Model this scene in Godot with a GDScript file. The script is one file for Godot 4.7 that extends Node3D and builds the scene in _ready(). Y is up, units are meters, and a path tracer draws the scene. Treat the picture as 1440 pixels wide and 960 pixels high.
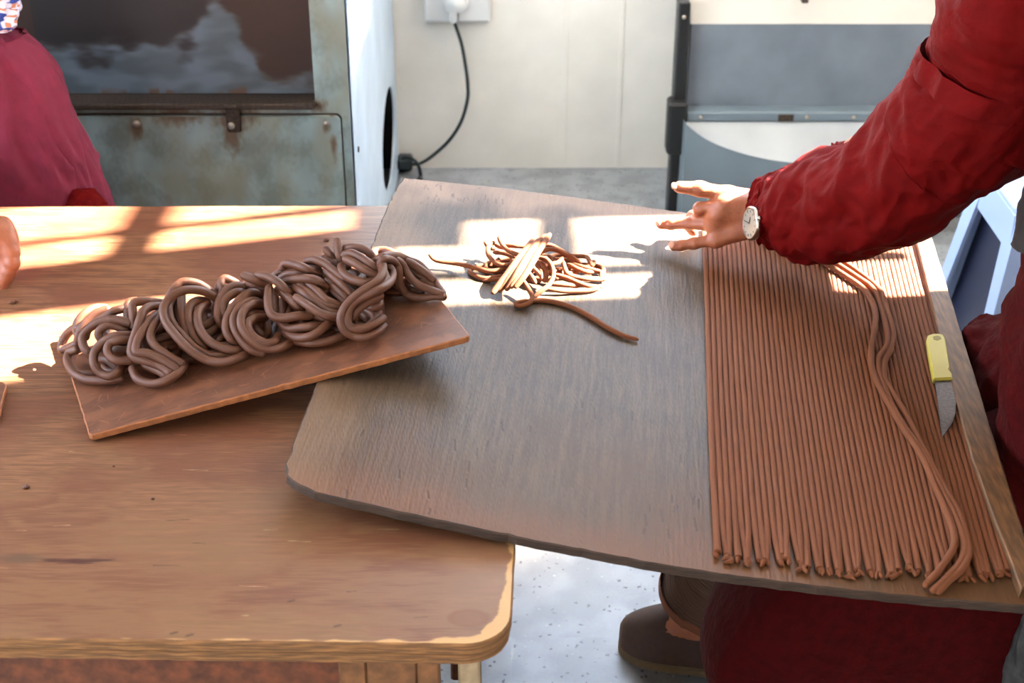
extends Node3D
# Incense workshop: a low plywood table, a tilted board with a ribbed row of clay incense ropes,
# a small tray of coiled ropes, a worker's arm from the right, metal machines against the back wall.

const FPX := 2100.0                      # focal length in pixels of a 1440 x 960 frame
const PITCH := 28.7                      # degrees the camera looks down
const EYE := Vector3(0, 1.52, 0)
const TABLE := 0.57                      # table height
const SUN_UP := 37.0
const SUN_ROUND := 16.0                  # degrees the sun stands behind +x
const BACK := -3.75                      # back wall
const SIDE := 1.5                        # right wall

var rt := Vector3(1, 0, 0)
var fw := Vector3.ZERO
var dn := Vector3.ZERO
var board_p := Vector3(0.005, TABLE + 0.0155, 0)
var board_n := Vector3(0.1, 1, 0).normalized()
var tray_p := Vector3.ZERO
var tray_n := Vector3.UP
var used := {}
var M := {}
var rng := RandomNumberGenerator.new()

# ---------------------------------------------------------------- where things are
func ray(x: float, y: float) -> Vector3:
	return fw + rt * ((x - 720.0) / FPX) + dn * ((y - 480.0) / FPX)

func at_height(x: float, y: float, h: float) -> Vector3:
	var r := ray(x, y)
	return EYE + r * ((h - EYE.y) / r.y)

func at_depth(x: float, y: float, d: float) -> Vector3:
	return EYE + ray(x, y) * d

func at_z(x: float, y: float, z: float) -> Vector3:
	var r := ray(x, y)
	return EYE + r * (z / r.z)

func on_plane(x: float, y: float, p: Vector3, n: Vector3, h: float) -> Vector3:
	var r := ray(x, y)
	return EYE + r * ((p + n * h - EYE).dot(n) / r.dot(n))

func on_board(x: float, y: float, h := 0.0) -> Vector3:
	return on_plane(x, y, board_p, board_n, h)

func on_tray(x: float, y: float, h := 0.0) -> Vector3:
	return on_plane(x, y, tray_p, tray_n, h)

func board_y(x: float) -> float:
	return board_p.y - 0.1 * (x - board_p.x)

# ---------------------------------------------------------------- names, labels
func numbered(called: String) -> String:
	var k: int = used.get(called, 0)
	used[called] = k + 1
	return called if k == 0 else "%s_%03d" % [called, k]

func tag(o: Node3D, label: String, category: String, group := "", kind := "") -> Node3D:
	o.set_meta("label", label)
	o.set_meta("category", category)
	if group != "":
		o.set_meta("group", group)
	if kind != "":
		o.set_meta("kind", kind)
	return o

func thing(called: String, label: String, category: String, at := Vector3.ZERO, group := "") -> Node3D:
	var o := Node3D.new()
	o.name = numbered(called)
	add_child(o)
	o.position = at
	return tag(o, label, category, group)

func put(called: String, mesh: Mesh, mat: Material, parent: Node3D = null, world := true) -> MeshInstance3D:
	var o := MeshInstance3D.new()
	o.mesh = mesh
	if mat:
		o.material_override = mat
	if parent == null:
		o.name = numbered(called)
		add_child(o)
	else:
		o.name = called
		parent.add_child(o, true)
		if world:
			o.position = -root_of(parent)
	return o

func root_of(p: Node3D) -> Vector3:
	var s := Vector3.ZERO
	var q: Node = p
	while q != self:
		s += q.position
		q = q.get_parent()
	return s

func struct(called: String, mesh: Mesh, mat: Material, label: String) -> MeshInstance3D:
	var o := put(called, mesh, mat)
	tag(o, label, called.split("_")[0], "", "structure")
	return o

# ---------------------------------------------------------------- mesh making
class MB:
	var v := PackedVector3Array()
	var n := PackedVector3Array()
	var uv := PackedVector2Array()
	var ix := PackedInt32Array()

	func vert(p: Vector3, nn: Vector3, t := Vector2.ZERO) -> int:
		v.append(p)
		n.append(nn)
		uv.append(t)
		return v.size() - 1

	func tri_i(a: int, b: int, c: int) -> void:      # wound clockwise as seen from the normal's side
		var g := (v[b] - v[a]).cross(v[c] - v[a])
		if g.dot(n[a] + n[b] + n[c]) > 0.0:
			ix.append_array([a, c, b])
		else:
			ix.append_array([a, b, c])

	func tri(a: Vector3, b: Vector3, c: Vector3, out: Vector3, s := 1.0) -> void:
		var g := (b - a).cross(c - a).normalized()
		if g.dot(out) < 0.0:
			g = -g
		var k := vert(a, g, MB.flat(a, g) * s)
		vert(b, g, MB.flat(b, g) * s)
		vert(c, g, MB.flat(c, g) * s)
		tri_i(k, k + 1, k + 2)

	static func flat(p: Vector3, g: Vector3) -> Vector2:
		var a := g.abs()
		if a.y >= a.x and a.y >= a.z:
			return Vector2(p.x, p.z)
		if a.x >= a.z:
			return Vector2(p.z, p.y)
		return Vector2(p.x, p.y)

	func quad(a: Vector3, b: Vector3, c: Vector3, d: Vector3, out: Vector3) -> void:
		tri(a, b, c, out)
		tri(a, c, d, out)

	# rows of points; normals from the grid itself, turned away from the middle of each row when closed, else along out
	func sheet(rows: Array, closed: bool, out := Vector3.ZERO, us := 1.0, vs := 1.0) -> void:
		var m: int = rows[0].size()
		var h := rows.size()
		var first := v.size()
		for i in h:
			var mid := Vector3.ZERO
			for p in rows[i]:
				mid += p
			mid /= m
			for j in m:
				var p: Vector3 = rows[i][j]
				var jl := (j - 1 + m) % m if closed else maxi(j - 1, 0)
				var jr := (j + 1) % m if closed else mini(j + 1, m - 1)
				var du: Vector3 = rows[i][jr] - rows[i][jl]
				var dv: Vector3 = rows[mini(i + 1, h - 1)][j] - rows[maxi(i - 1, 0)][j]
				var g := du.cross(dv).normalized()
				var o := out if out != Vector3.ZERO else p - mid
				if g.dot(o) < 0.0:
					g = -g
				vert(p, g, Vector2(float(j) / m * us, float(i) / h * vs))
		for i in h - 1:
			for j in (m if closed else m - 1):
				var a := first + i * m + j
				var b := first + i * m + (j + 1) % m
				tri_i(a, b, b + m)
				tri_i(a, b + m, a + m)

	func fan(ring: PackedVector3Array, out: Vector3) -> void:
		var c := Vector3.ZERO
		for p in ring:
			c += p
		c /= ring.size()
		for j in ring.size():
			tri(c, ring[j], ring[(j + 1) % ring.size()], out)

	func arrays() -> Array:
		var a := []
		a.resize(Mesh.ARRAY_MAX)
		a[Mesh.ARRAY_VERTEX] = v
		a[Mesh.ARRAY_NORMAL] = n
		a[Mesh.ARRAY_TEX_UV] = uv
		a[Mesh.ARRAY_INDEX] = ix
		return a

	func mesh(more: MB = null) -> ArrayMesh:
		var r := ArrayMesh.new()
		r.add_surface_from_arrays(Mesh.PRIMITIVE_TRIANGLES, arrays())
		if more:
			r.add_surface_from_arrays(Mesh.PRIMITIVE_TRIANGLES, more.arrays())
		return r

	# box with chamfered edges, in its own frame
	func box(at: Vector3, size: Vector3, bevel := 0.0, turn := Basis.IDENTITY) -> void:
		var e := size / 2.0
		var b := minf(bevel, minf(e.x, minf(e.y, e.z)) * 0.9)
		for ax in 3:
			for s in [-1.0, 1.0]:
				var nn := Vector3.ZERO
				nn[ax] = s
				var u := Vector3.ZERO
				var w := Vector3.ZERO
				u[(ax + 1) % 3] = e[(ax + 1) % 3] - b
				w[(ax + 2) % 3] = e[(ax + 2) % 3] - b
				var c := nn * e[ax]
				quad(at + turn * (c - u - w), at + turn * (c + u - w), at + turn * (c + u + w), at + turn * (c - u + w), turn * nn)
		if b <= 0.0:
			return
		for ax in 3:
			var p := (ax + 1) % 3
			var q := (ax + 2) % 3
			for s in [-1.0, 1.0]:
				for t in [-1.0, 1.0]:
					var l := Vector3.ZERO
					l[ax] = e[ax] - b
					var a1 := Vector3.ZERO
					a1[p] = s * e[p]
					a1[q] = t * (e[q] - b)
					var a2 := Vector3.ZERO
					a2[p] = s * (e[p] - b)
					a2[q] = t * e[q]
					quad(at + turn * (a1 - l), at + turn * (a1 + l), at + turn * (a2 + l), at + turn * (a2 - l), turn * (a1 + a2 - (a1 + a2) * 0.0))
		for s in [-1.0, 1.0]:
			for t in [-1.0, 1.0]:
				for r in [-1.0, 1.0]:
					tri(at + turn * Vector3(s * e.x, t * (e.y - b), r * (e.z - b)), at + turn * Vector3(s * (e.x - b), t * e.y, r * (e.z - b)), at + turn * Vector3(s * (e.x - b), t * (e.y - b), r * e.z), turn * Vector3(s, t, r))

	# a slab under an outline: top face, small chamfer, sides, underside. The sides go to the second builder.
	func slab(top: PackedVector3Array, up: Vector3, thick: float, bevel: float, origin: Vector3, ux: Vector3, uz: Vector3, edge: MB = null) -> void:
		var m := top.size()
		var c := Vector3.ZERO
		for p in top:
			c += p
		c /= m
		var inner := PackedVector3Array()
		var flat2 := PackedVector2Array()
		for j in m:
			var d := (top[(j + 1) % m] - top[(j - 1 + m) % m]).normalized()
			var o := d.cross(up)
			if o.dot(top[j] - c) < 0.0:
				o = -o
			inner.append(top[j] - o * bevel)
			var q := inner[j] - origin
			flat2.append(Vector2(q.dot(ux) / ux.length_squared(), q.dot(uz) / uz.length_squared()))
		var t := Geometry2D.triangulate_polygon(flat2)
		var k := v.size()
		for j in m:
			vert(inner[j], up, flat2[j])
		for j in range(0, t.size(), 3):
			tri_i(k + t[j], k + t[j + 1], k + t[j + 2])
		var e: MB = edge if edge else self
		var under := PackedVector3Array()
		for j in m:
			under.append(inner[j] - up * thick)
		for j in m:
			var i := (j + 1) % m
			var o2 := (top[j] + top[i]) / 2.0 - c
			o2 -= up * o2.dot(up)
			e.band(inner[j], inner[i], top[j] - up * bevel, top[i] - up * bevel, o2.normalized() + up, float(j) * 0.01, origin, ux, uz)
			e.band(top[j] - up * bevel, top[i] - up * bevel, top[j] - up * (thick - bevel), top[i] - up * (thick - bevel), o2, float(j) * 0.01, origin, ux, uz)
			e.band(top[j] - up * (thick - bevel), top[i] - up * (thick - bevel), under[j], under[i], o2.normalized() - up, float(j) * 0.01, origin, ux, uz)
		k = e.v.size()
		for j in m:
			e.vert(under[j], -up, flat2[j])
		for j in range(0, t.size(), 3):
			e.tri_i(k + t[j], k + t[j + 1], k + t[j + 2])

	func band(a: Vector3, b: Vector3, c: Vector3, d: Vector3, out: Vector3, _s: float, origin: Vector3, ux: Vector3, uz: Vector3) -> void:
		var g := (b - a).cross(c - a).normalized()
		if g.dot(out) < 0.0:
			g = -g
		var k := v.size()
		for p in [a, b, d, c]:
			var q: Vector3 = p - origin
			vert(p, g, Vector2(q.dot(ux) / ux.length_squared(), q.dot(uz) / uz.length_squared() + q.y * 2.0))
		tri_i(k, k + 1, k + 2)
		tri_i(k, k + 2, k + 3)

	# a round rope through points that are already closely spaced
	func tube(pts: PackedVector3Array, rad: PackedFloat32Array, sides := 10, round_ends := true, us := 1.0, per := 30.0) -> void:
		var m := pts.size()
		var first := v.size()
		var up := Vector3.UP
		var along := 0.0
		var t0 := (pts[1] - pts[0]).normalized()
		if absf(t0.dot(up)) > 0.9:
			up = Vector3.RIGHT
		var a := (up - t0 * up.dot(t0)).normalized()
		var ends := [[], []]
		for i in m:
			var t := (pts[mini(i + 1, m - 1)] - pts[maxi(i - 1, 0)]).normalized()
			a = (a - t * a.dot(t)).normalized()
			var b := t.cross(a)
			if i > 0:
				along += pts[i].distance_to(pts[i - 1])
			for j in sides + 1:
				var w := TAU * j / sides
				var o := a * cos(w) + b * sin(w)
				vert(pts[i] + o * rad[i], o, Vector2(float(j) / sides * us, along * per))
			if i == 0:
				ends[0] = [-t, a, b]
			if i == m - 1:
				ends[1] = [t, a, b]
		for i in m - 1:
			for j in sides:
				var q := first + i * (sides + 1) + j
				tri_i(q, q + 1, q + sides + 2)
				tri_i(q, q + sides + 2, q + sides + 1)
		for s in 2:
			var i2 := 0 if s == 0 else m - 1
			var e: Array = ends[s]
			var r := rad[i2]
			var steps := [[1.0, 0.0], [0.8, 0.45], [0.4, 0.75]] if round_ends else [[1.0, 0.0], [0.86, 0.12]]
			var base := v.size()
			for st in steps:
				for j in sides + 1:
					var w := TAU * j / sides
					var o: Vector3 = e[1] * cos(w) + e[2] * sin(w)
					var nn: Vector3 = (o * st[0] + e[0] * st[1] * 1.2).normalized() if round_ends else (o * 0.3 + e[0]).normalized()
					vert(pts[i2] + o * r * st[0] + e[0] * r * st[1], nn, Vector2(float(j) / sides * us, 0))
			for q in steps.size() - 1:
				for j in sides:
					var z := base + q * (sides + 1) + j
					tri_i(z, z + 1, z + sides + 2)
					tri_i(z, z + sides + 2, z + sides + 1)
			var tip := vert(pts[i2] + e[0] * r * (0.85 if round_ends else 0.12), e[0])
			var l := base + (steps.size() - 1) * (sides + 1)
			for j in sides:
				tri_i(l + j, l + j + 1, tip)

	# profile of (radius, height) turned round an axis
	func lathe(at: Vector3, axis: Vector3, prof: PackedVector2Array, sides := 24, squash := Vector2.ONE) -> void:
		var ref := Vector3.UP if absf(axis.y) < 0.9 else Vector3.RIGHT
		var a := axis.cross(ref).normalized()
		var b := axis.cross(a)
		var first := v.size()
		for i in prof.size():
			var d := prof[mini(i + 1, prof.size() - 1)] - prof[maxi(i - 1, 0)]
			for j in sides + 1:
				var w := TAU * j / sides
				var o := a * cos(w) * squash.x + b * sin(w) * squash.y
				var nn := (o * d.y - axis * d.x)
				if nn.length() < 1e-9:
					nn = axis
				vert(at + o * prof[i].x + axis * prof[i].y, nn.normalized(), Vector2(float(j) / sides, float(i) / prof.size()))
		for i in prof.size() - 1:
			for j in sides:
				var q := first + i * (sides + 1) + j
				tri_i(q, q + 1, q + sides + 2)
				tri_i(q, q + sides + 2, q + sides + 1)

func smooth(pts: PackedVector3Array, step: float) -> PackedVector3Array:
	var r := PackedVector3Array()
	var m := pts.size()
	for i in m - 1:
		var a := pts[maxi(i - 1, 0)]
		var b := pts[i]
		var c := pts[i + 1]
		var d := pts[mini(i + 2, m - 1)]
		var k := maxi(1, int(ceil(b.distance_to(c) / step)))
		for j in k:
			r.append(b.cubic_interpolate(c, a, d, float(j) / k))
	r.append(pts[m - 1])
	return r

func bumpy(count: int, r: float, amount: float, taper := 0.0) -> PackedFloat32Array:
	var out := PackedFloat32Array()
	var q := 0.0
	for i in count:
		q = q * 0.7 + rng.randf_range(-1, 1) * 0.3
		var t := float(i) / maxf(1.0, count - 1.0)
		out.append(r * (1.0 + amount * q) * (1.0 - taper * pow(absf(t * 2.0 - 1.0), 8.0)))
	return out

# ---------------------------------------------------------------- a smooth body from tapered bones: surface nets
func body_mesh(bones: Array, cell: float, into: MB) -> void:
	var lo := Vector3.INF
	var hi := -Vector3.INF
	for b in bones:
		var r := maxf(b[2], b[3]) + cell * 3.0
		for p in [b[0], b[1]]:
			lo = lo.min(p - Vector3.ONE * r)
			hi = hi.max(p + Vector3.ONE * r)
	var sz := ((hi - lo) / cell).ceil()
	var nx := int(sz.x) + 2
	var ny := int(sz.y) + 2
	var nz := int(sz.z) + 2
	var f := PackedFloat32Array()
	f.resize(nx * ny * nz)
	f.fill(1.0)
	for b in bones:
		var a: Vector3 = b[0]
		var e: Vector3 = b[1]
		var ra: float = b[2]
		var rb: float = b[3]
		var k: float = b[4]
		var ae := e - a
		var l2 := maxf(ae.length_squared(), 1e-9)
		var r := maxf(ra, rb) + k + cell * 2.0
		var i0 := ((a.min(e) - Vector3.ONE * r - lo) / cell).floor().max(Vector3.ZERO)
		var i1 := ((a.max(e) + Vector3.ONE * r - lo) / cell).ceil()
		for z in range(int(i0.z), mini(int(i1.z) + 1, nz)):
			for y in range(int(i0.y), mini(int(i1.y) + 1, ny)):
				var row := (z * ny + y) * nx
				for x in range(int(i0.x), mini(int(i1.x) + 1, nx)):
					var p := lo + Vector3(x, y, z) * cell - a
					var t := clampf(p.dot(ae) / l2, 0.0, 1.0)
					var d := (p - ae * t).length() - lerpf(ra, rb, t)
					var o := f[row + x]
					var h := maxf(k - absf(o - d), 0.0) / k
					f[row + x] = minf(o, d) - h * h * k * 0.25
	var id := PackedInt32Array()
	id.resize(f.size())
	id.fill(-1)
	var off := [0, 1, nx, nx + 1, nx * ny, nx * ny + 1, nx * ny + nx, nx * ny + nx + 1]
	for z in nz - 1:
		for y in ny - 1:
			for x in nx - 1:
				var q := (z * ny + y) * nx + x
				var inside := 0
				for o in off:
					if f[q + o] < 0.0:
						inside += 1
				if inside == 0 or inside == 8:
					continue
				var s := Vector3.ZERO
				var c := 0
				for i in 8:
					for bit in [1, 2, 4]:
						if i & bit:
							continue
						var fa := f[q + off[i]]
						var fb := f[q + off[i | bit]]
						if (fa < 0.0) == (fb < 0.0):
							continue
						var t := fa / (fa - fb)
						var pa := Vector3(i & 1, (i >> 1) & 1, (i >> 2) & 1)
						pa[0 if bit == 1 else 1 if bit == 2 else 2] += t
						s += pa
						c += 1
				var g := Vector3(f[q + 1] - f[q] + f[q + nx + 1] - f[q + nx], f[q + nx] - f[q] + f[q + nx + 1] - f[q + 1], f[q + nx * ny] - f[q] + f[q + nx * ny + nx + 1] - f[q + nx + 1])
				var p := lo + (Vector3(x, y, z) + s / c) * cell
				id[q] = into.vert(p, g.normalized(), Vector2(p.x, p.y))
	for z in range(1, nz - 1):
		for y in range(1, ny - 1):
			for x in range(1, nx - 1):
				var q := (z * ny + y) * nx + x
				var s := f[q] < 0.0
				if s != (f[q + 1] < 0.0):
					net_quad(into, id[q], id[q - nx], id[q - nx - nx * ny], id[q - nx * ny])
				if s != (f[q + nx] < 0.0):
					net_quad(into, id[q], id[q - 1], id[q - 1 - nx * ny], id[q - nx * ny])
				if s != (f[q + nx * ny] < 0.0):
					net_quad(into, id[q], id[q - 1], id[q - 1 - nx], id[q - nx])

func net_quad(m: MB, a: int, b: int, c: int, d: int) -> void:
	if a < 0 or b < 0 or c < 0 or d < 0:
		return
	m.tri_i(a, b, c)
	m.tri_i(a, c, d)

# cloth round a limb: each station is [point on one outline, point on the other, depth ratio]; folds come from noise
func cloth_tube(stations: Array, rings: int, sides: int, fold: float, along: float, around: float, seed_of: int, cuff := 0.0, sharp := 1.0, octaves := 2, twist := 0.0) -> Array:
	var nz := FastNoiseLite.new()
	nz.seed = seed_of
	nz.frequency = 1.0
	nz.noise_type = FastNoiseLite.TYPE_SIMPLEX
	nz.fractal_type = FastNoiseLite.FRACTAL_FBM
	nz.fractal_octaves = octaves
	var m := stations.size()
	var rows := []
	for i in rings:
		var u := float(i) / (rings - 1) * (m - 1)
		var k := mini(int(u), m - 2)
		var t := u - k
		var q := [stations[maxi(k - 1, 0)], stations[k], stations[k + 1], stations[mini(k + 2, m - 1)]]
		var p1: Vector3 = q[1][0].cubic_interpolate(q[2][0], q[0][0], q[3][0], t)
		var p2: Vector3 = q[1][1].cubic_interpolate(q[2][1], q[0][1], q[3][1], t)
		var rb: float = lerpf(q[1][2], q[2][2], t)
		var ca: Vector3 = (q[1][0] + q[1][1]) / 2.0
		var cb: Vector3 = (q[2][0] + q[2][1]) / 2.0
		var mid := (p1 + p2) / 2.0
		var a := (p1 - p2) / 2.0
		var tt := (cb - ca).normalized()
		var b := tt.cross(a).normalized() * a.length() * rb
		var row := PackedVector3Array()
		for j in sides:
			var w := TAU * j / sides
			var o := a * cos(w) + b * sin(w)
			var ww := w + twist * u
			var x := Vector3(cos(ww) * around, sin(ww) * around, u * along)
			var e := nz.get_noise_3dv(x)
			e = signf(e) * pow(absf(e), sharp)
			var f2 := 1.0 - absf(nz.get_noise_3d(x.x * 1.7 + 31.0, x.y * 1.7, x.z * 1.4)) * 2.0
			var g := fold * (e * 1.3 + 0.5 * f2)
			g += cuff * exp(-u * 2.2) * sin(w * 9.0 + nz.get_noise_3d(x.x, x.y, 7.0) * 6.0)
			row.append(mid + o * (1.0 + g / o.length()))
		rows.append(row)
	return rows

# ---------------------------------------------------------------- start
func _ready() -> void:
	var p := deg_to_rad(PITCH)
	fw = Vector3(0, -sin(p), -cos(p))
	dn = Vector3(0, -cos(p), sin(p))
	var cam := Camera3D.new()
	cam.name = "camera"
	add_child(cam)
	cam.position = EYE
	cam.rotation = Vector3(-p, 0, 0)
	cam.near = 0.05
	var lens := CameraAttributesPhysical.new()
	lens.frustum_focal_length = 76.5625
	lens.exposure_aperture = 11.0
	lens.frustum_focus_distance = 1.9
	cam.attributes = lens
	cam.fov = rad_to_deg(2.0 * atan(480.0 / FPX))
	cam.current = true

	var env := Environment.new()
	var sky := ProceduralSkyMaterial.new()
	sky.sky_top_color = Color(0.80, 0.88, 1.0)
	sky.sky_horizon_color = Color(0.99, 0.97, 0.94)
	sky.ground_bottom_color = Color(0.62, 0.59, 0.54)
	sky.ground_horizon_color = Color(0.72, 0.70, 0.66)
	sky.sky_energy_multiplier = 3.5
	sky.ground_energy_multiplier = 2.0
	env.background_mode = Environment.BG_SKY
	env.sky = Sky.new()
	env.sky.sky_material = sky
	env.tonemap_mode = Environment.TONE_MAPPER_LINEAR
	env.tonemap_exposure = 1.14
	env.sdfgi_enabled = true
	env.ssao_enabled = true
	env.ssil_enabled = true
	var we := WorldEnvironment.new()
	we.name = "environment"
	we.environment = env
	add_child(we)

	var sun := DirectionalLight3D.new()
	sun.name = "sun"
	add_child(sun)
	var e := deg_to_rad(SUN_UP)
	var a := deg_to_rad(SUN_ROUND)
	var to := Vector3(cos(e) * cos(a), sin(e), -cos(e) * sin(a))
	sun.look_at_from_position(to * 10.0, Vector3.ZERO)
	sun.light_color = Color(1.0, 0.965, 0.92)
	sun.light_energy = 62.0
	sun.light_angular_distance = 0.7
	sun.shadow_enabled = true

	var q1 := at_height(125, 612, TABLE + 0.0105)
	var q2 := at_height(82, 470, TABLE + 0.0105)
	var q3 := Vector3(-0.235, board_y(-0.24) + 0.0105, -1.6)
	tray_n = (q2 - q1).cross(q3 - q1).normalized()
	if tray_n.y < 0.0:
		tray_n = -tray_n
	tray_p = q1

	make_materials()
	room()
	oven()
	machine()
	socket()
	stool()
	table()
	boards()
	worker_right()
	worker_left()
	row_of_ropes()
	tray_ropes()
	board_ropes()
	knife()
	crumbs()

# ---------------------------------------------------------------- materials
func noise(seed_of: int, freq: float, oct := 3) -> FastNoiseLite:
	var n := FastNoiseLite.new()
	n.seed = seed_of
	n.frequency = freq
	n.noise_type = FastNoiseLite.TYPE_SIMPLEX
	n.fractal_type = FastNoiseLite.FRACTAL_FBM
	n.fractal_octaves = oct
	return n

var n0: FastNoiseLite
var n1: FastNoiseLite
var n2: FastNoiseLite
var n3: FastNoiseLite

# thin marks drawn over a painted picture: [from, to, half width, colour, strength], in the picture's own 0..1 frame
func marked(t: ImageTexture, marks: Array, frame: Vector2) -> ImageTexture:
	var im := t.get_image()
	var sz := Vector2(im.get_width(), im.get_height())
	for k in marks:
		var lo: Vector2 = ((k[0].min(k[1]) - Vector2.ONE * k[2]) / frame * sz).floor().max(Vector2.ZERO)
		var hi: Vector2 = ((k[0].max(k[1]) + Vector2.ONE * k[2]) / frame * sz).ceil().min(sz - Vector2.ONE)
		for y in range(int(lo.y), int(hi.y) + 1):
			for x in range(int(lo.x), int(hi.x) + 1):
				var f := stroke(x / sz.x * frame.x, y / sz.y * frame.y, k[0], k[1], k[2])
				if f > 0.0:
					im.set_pixel(x, y, im.get_pixel(x, y).lerp(k[3], f * k[4]))
	return ImageTexture.create_from_image(im)

func tex(w: int, h: int, fn: Callable) -> ImageTexture:
	var d := PackedByteArray()
	d.resize(w * h * 3)
	var k := 0
	for y in h:
		for x in w:
			var c: Color = fn.call(float(x) / w, float(y) / h)
			d[k] = clampi(int(c.r * 255.0), 0, 255)
			d[k + 1] = clampi(int(c.g * 255.0), 0, 255)
			d[k + 2] = clampi(int(c.b * 255.0), 0, 255)
			k += 3
	return ImageTexture.create_from_image(Image.create_from_data(w, h, false, Image.FORMAT_RGB8, d))

func grain_tex(seed_of: int, freq: float, size := 256, as_normal := false, bump := 4.0) -> NoiseTexture2D:
	var t := NoiseTexture2D.new()
	t.width = size
	t.height = size
	t.seamless = true
	t.noise = noise(seed_of, freq, 4)
	t.as_normal_map = as_normal
	t.bump_strength = bump
	return t

func mat(called: String, c: Color, rough := 0.7, metal := 0.0) -> StandardMaterial3D:
	var m := StandardMaterial3D.new()
	m.resource_name = called
	m.albedo_color = c
	m.roughness = rough
	m.metallic = metal
	M[called] = m
	return m

func speckled(m: StandardMaterial3D, t: Texture2D, scale: float) -> StandardMaterial3D:
	m.albedo_texture = t
	m.uv1_triplanar = true
	m.uv1_world_triplanar = true
	m.uv1_scale = Vector3.ONE * scale
	return m

func relief(m: StandardMaterial3D, t: Texture2D, cm: float) -> StandardMaterial3D:
	m.heightmap_enabled = true
	m.heightmap_texture = t
	m.heightmap_scale = cm
	return m

func mottled(seed_of: int, freq: float, dark: float, size := 256) -> NoiseTexture2D:
	var t := grain_tex(seed_of, freq, size)
	var g := Gradient.new()
	g.set_color(0, Color(dark, dark, dark))
	g.set_color(1, Color.WHITE)
	t.color_ramp = g
	return t

func stroke(u: float, v: float, a: Vector2, b: Vector2, w: float) -> float:
	var p := Vector2(u, v)
	var d := p.distance_to(Geometry2D.get_closest_point_to_segment(p, a, b))
	return clampf(1.0 - d / w, 0.0, 1.0)

# table top: 1.45 m x 1.1 m, grain along x; bare lighter margin where the stain has worn off at the front and right edges
const TAB0 := Vector2(-1.42, -2.22)
const TABS := Vector2(1.48, 1.12)
func table_color(u: float, v: float) -> Color:
	var x := TAB0.x + u * TABS.x
	var z := TAB0.y + v * TABS.y
	var fine := n1.get_noise_2d(x * 14.0, z * 420.0)
	var streak := n0.get_noise_2d(x * 3.5, z * 90.0)
	var cloud := n2.get_noise_2d(x * 4.0, z * 6.0)
	var fig := n3.get_noise_2d(x * 5.0 + cloud, z * 26.0)
	var c := Color(0.475, 0.325, 0.222).lerp(Color(0.335, 0.205, 0.135), clampf(0.45 + streak * 0.6 + fine * 0.85 + fig * 0.5, 0, 1))
	c = c.lerp(Color(0.36, 0.20, 0.135), clampf(0.3 + cloud * 1.1, 0, 0.65))
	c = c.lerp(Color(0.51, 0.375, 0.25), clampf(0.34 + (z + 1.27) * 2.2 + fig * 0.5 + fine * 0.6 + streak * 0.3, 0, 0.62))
	var right := 0.0215 + (-z - 1.125) * 0.03 - 0.018 - x
	var front := -1.126 - z
	if right < 0.08 or front < 0.08:             # bare wood where the stain stops short of the edge
		var wob := n2.get_noise_2d(x * 22.0, z * 22.0) * 0.006 + fine * 0.0012
		var m := 0.012 + wob + 0.022 * exp(-maxf(front - 0.02, 0.0) / 0.035)
		var bare := smoothstep(0.0015, -0.0015, right - m)
		bare = maxf(bare, smoothstep(0.0015, -0.0015, front - 0.007 - wob * 0.6 - 0.010 * smoothstep(-0.10, -0.01, x)))
		c = c.lerp(Color(0.74, 0.575, 0.36), bare * 0.9)
	var q := Vector2((x + 0.044) / 0.022, (z + 1.165) / 0.014).length()
	if q < 1.6:                                  # dark ring by the corner
		c = c.lerp(Color(0.40, 0.22, 0.11), 0.6 * smoothstep(1.15, 0.85, q + cloud * 0.3) * (0.6 + 0.4 * smoothstep(0.5, 0.95, q)))
	if absf(z + 1.262) < 0.03 and x < -0.4:      # the long dark burn at the left
		var bx := (x + 0.455) / 0.038
		var bz := (z + 1.262 - 0.004 * cos(bx * 1.4)) / 0.0035
		c = c.lerp(Color(0.23, 0.10, 0.08), 0.85 * smoothstep(1.2, 0.8, Vector2(bx, bz + fine * 0.6).length()))
		c = c.lerp(Color(0.28, 0.22, 0.17), 0.5 * smoothstep(1.2, 0.3, Vector2((x + 0.515) / 0.03, (z + 1.263) / 0.01).length()))
	var st := Vector2((x + 0.28) / 0.02, (z + 1.44) / 0.03).length()
	if st < 1.2:
		c = c.lerp(Color(0.33, 0.20, 0.15), 0.35 * smoothstep(1.1, 0.2, st))
	return c

const BRD0 := Vector2(-0.30, -2.28)
const BRDS := Vector2(0.96, 1.18)
func board_color(u: float, v: float) -> Color:
	var x := BRD0.x + u * BRDS.x
	var z := BRD0.y + v * BRDS.y
	var gx := x + 0.09 * z
	var fine := n1.get_noise_2d(gx * 420.0, z * 16.0)
	var cloud := n2.get_noise_2d(x * 5.0 + 9.0, z * 4.0)
	var c := Color(0.31, 0.255, 0.20).lerp(Color(0.225, 0.18, 0.14), clampf(0.5 + n0.get_noise_2d(gx * 70.0, z * 3.0) * 0.5 + fine * 0.6 + cloud * 0.3, 0, 1))
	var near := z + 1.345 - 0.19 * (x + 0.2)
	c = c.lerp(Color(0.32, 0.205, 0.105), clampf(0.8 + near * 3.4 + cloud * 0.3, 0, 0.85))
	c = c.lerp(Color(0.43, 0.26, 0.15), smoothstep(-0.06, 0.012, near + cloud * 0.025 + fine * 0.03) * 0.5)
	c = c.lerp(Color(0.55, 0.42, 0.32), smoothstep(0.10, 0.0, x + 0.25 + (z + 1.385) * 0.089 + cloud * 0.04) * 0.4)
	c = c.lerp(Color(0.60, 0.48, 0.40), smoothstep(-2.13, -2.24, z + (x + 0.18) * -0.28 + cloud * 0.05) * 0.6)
	return c

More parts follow.
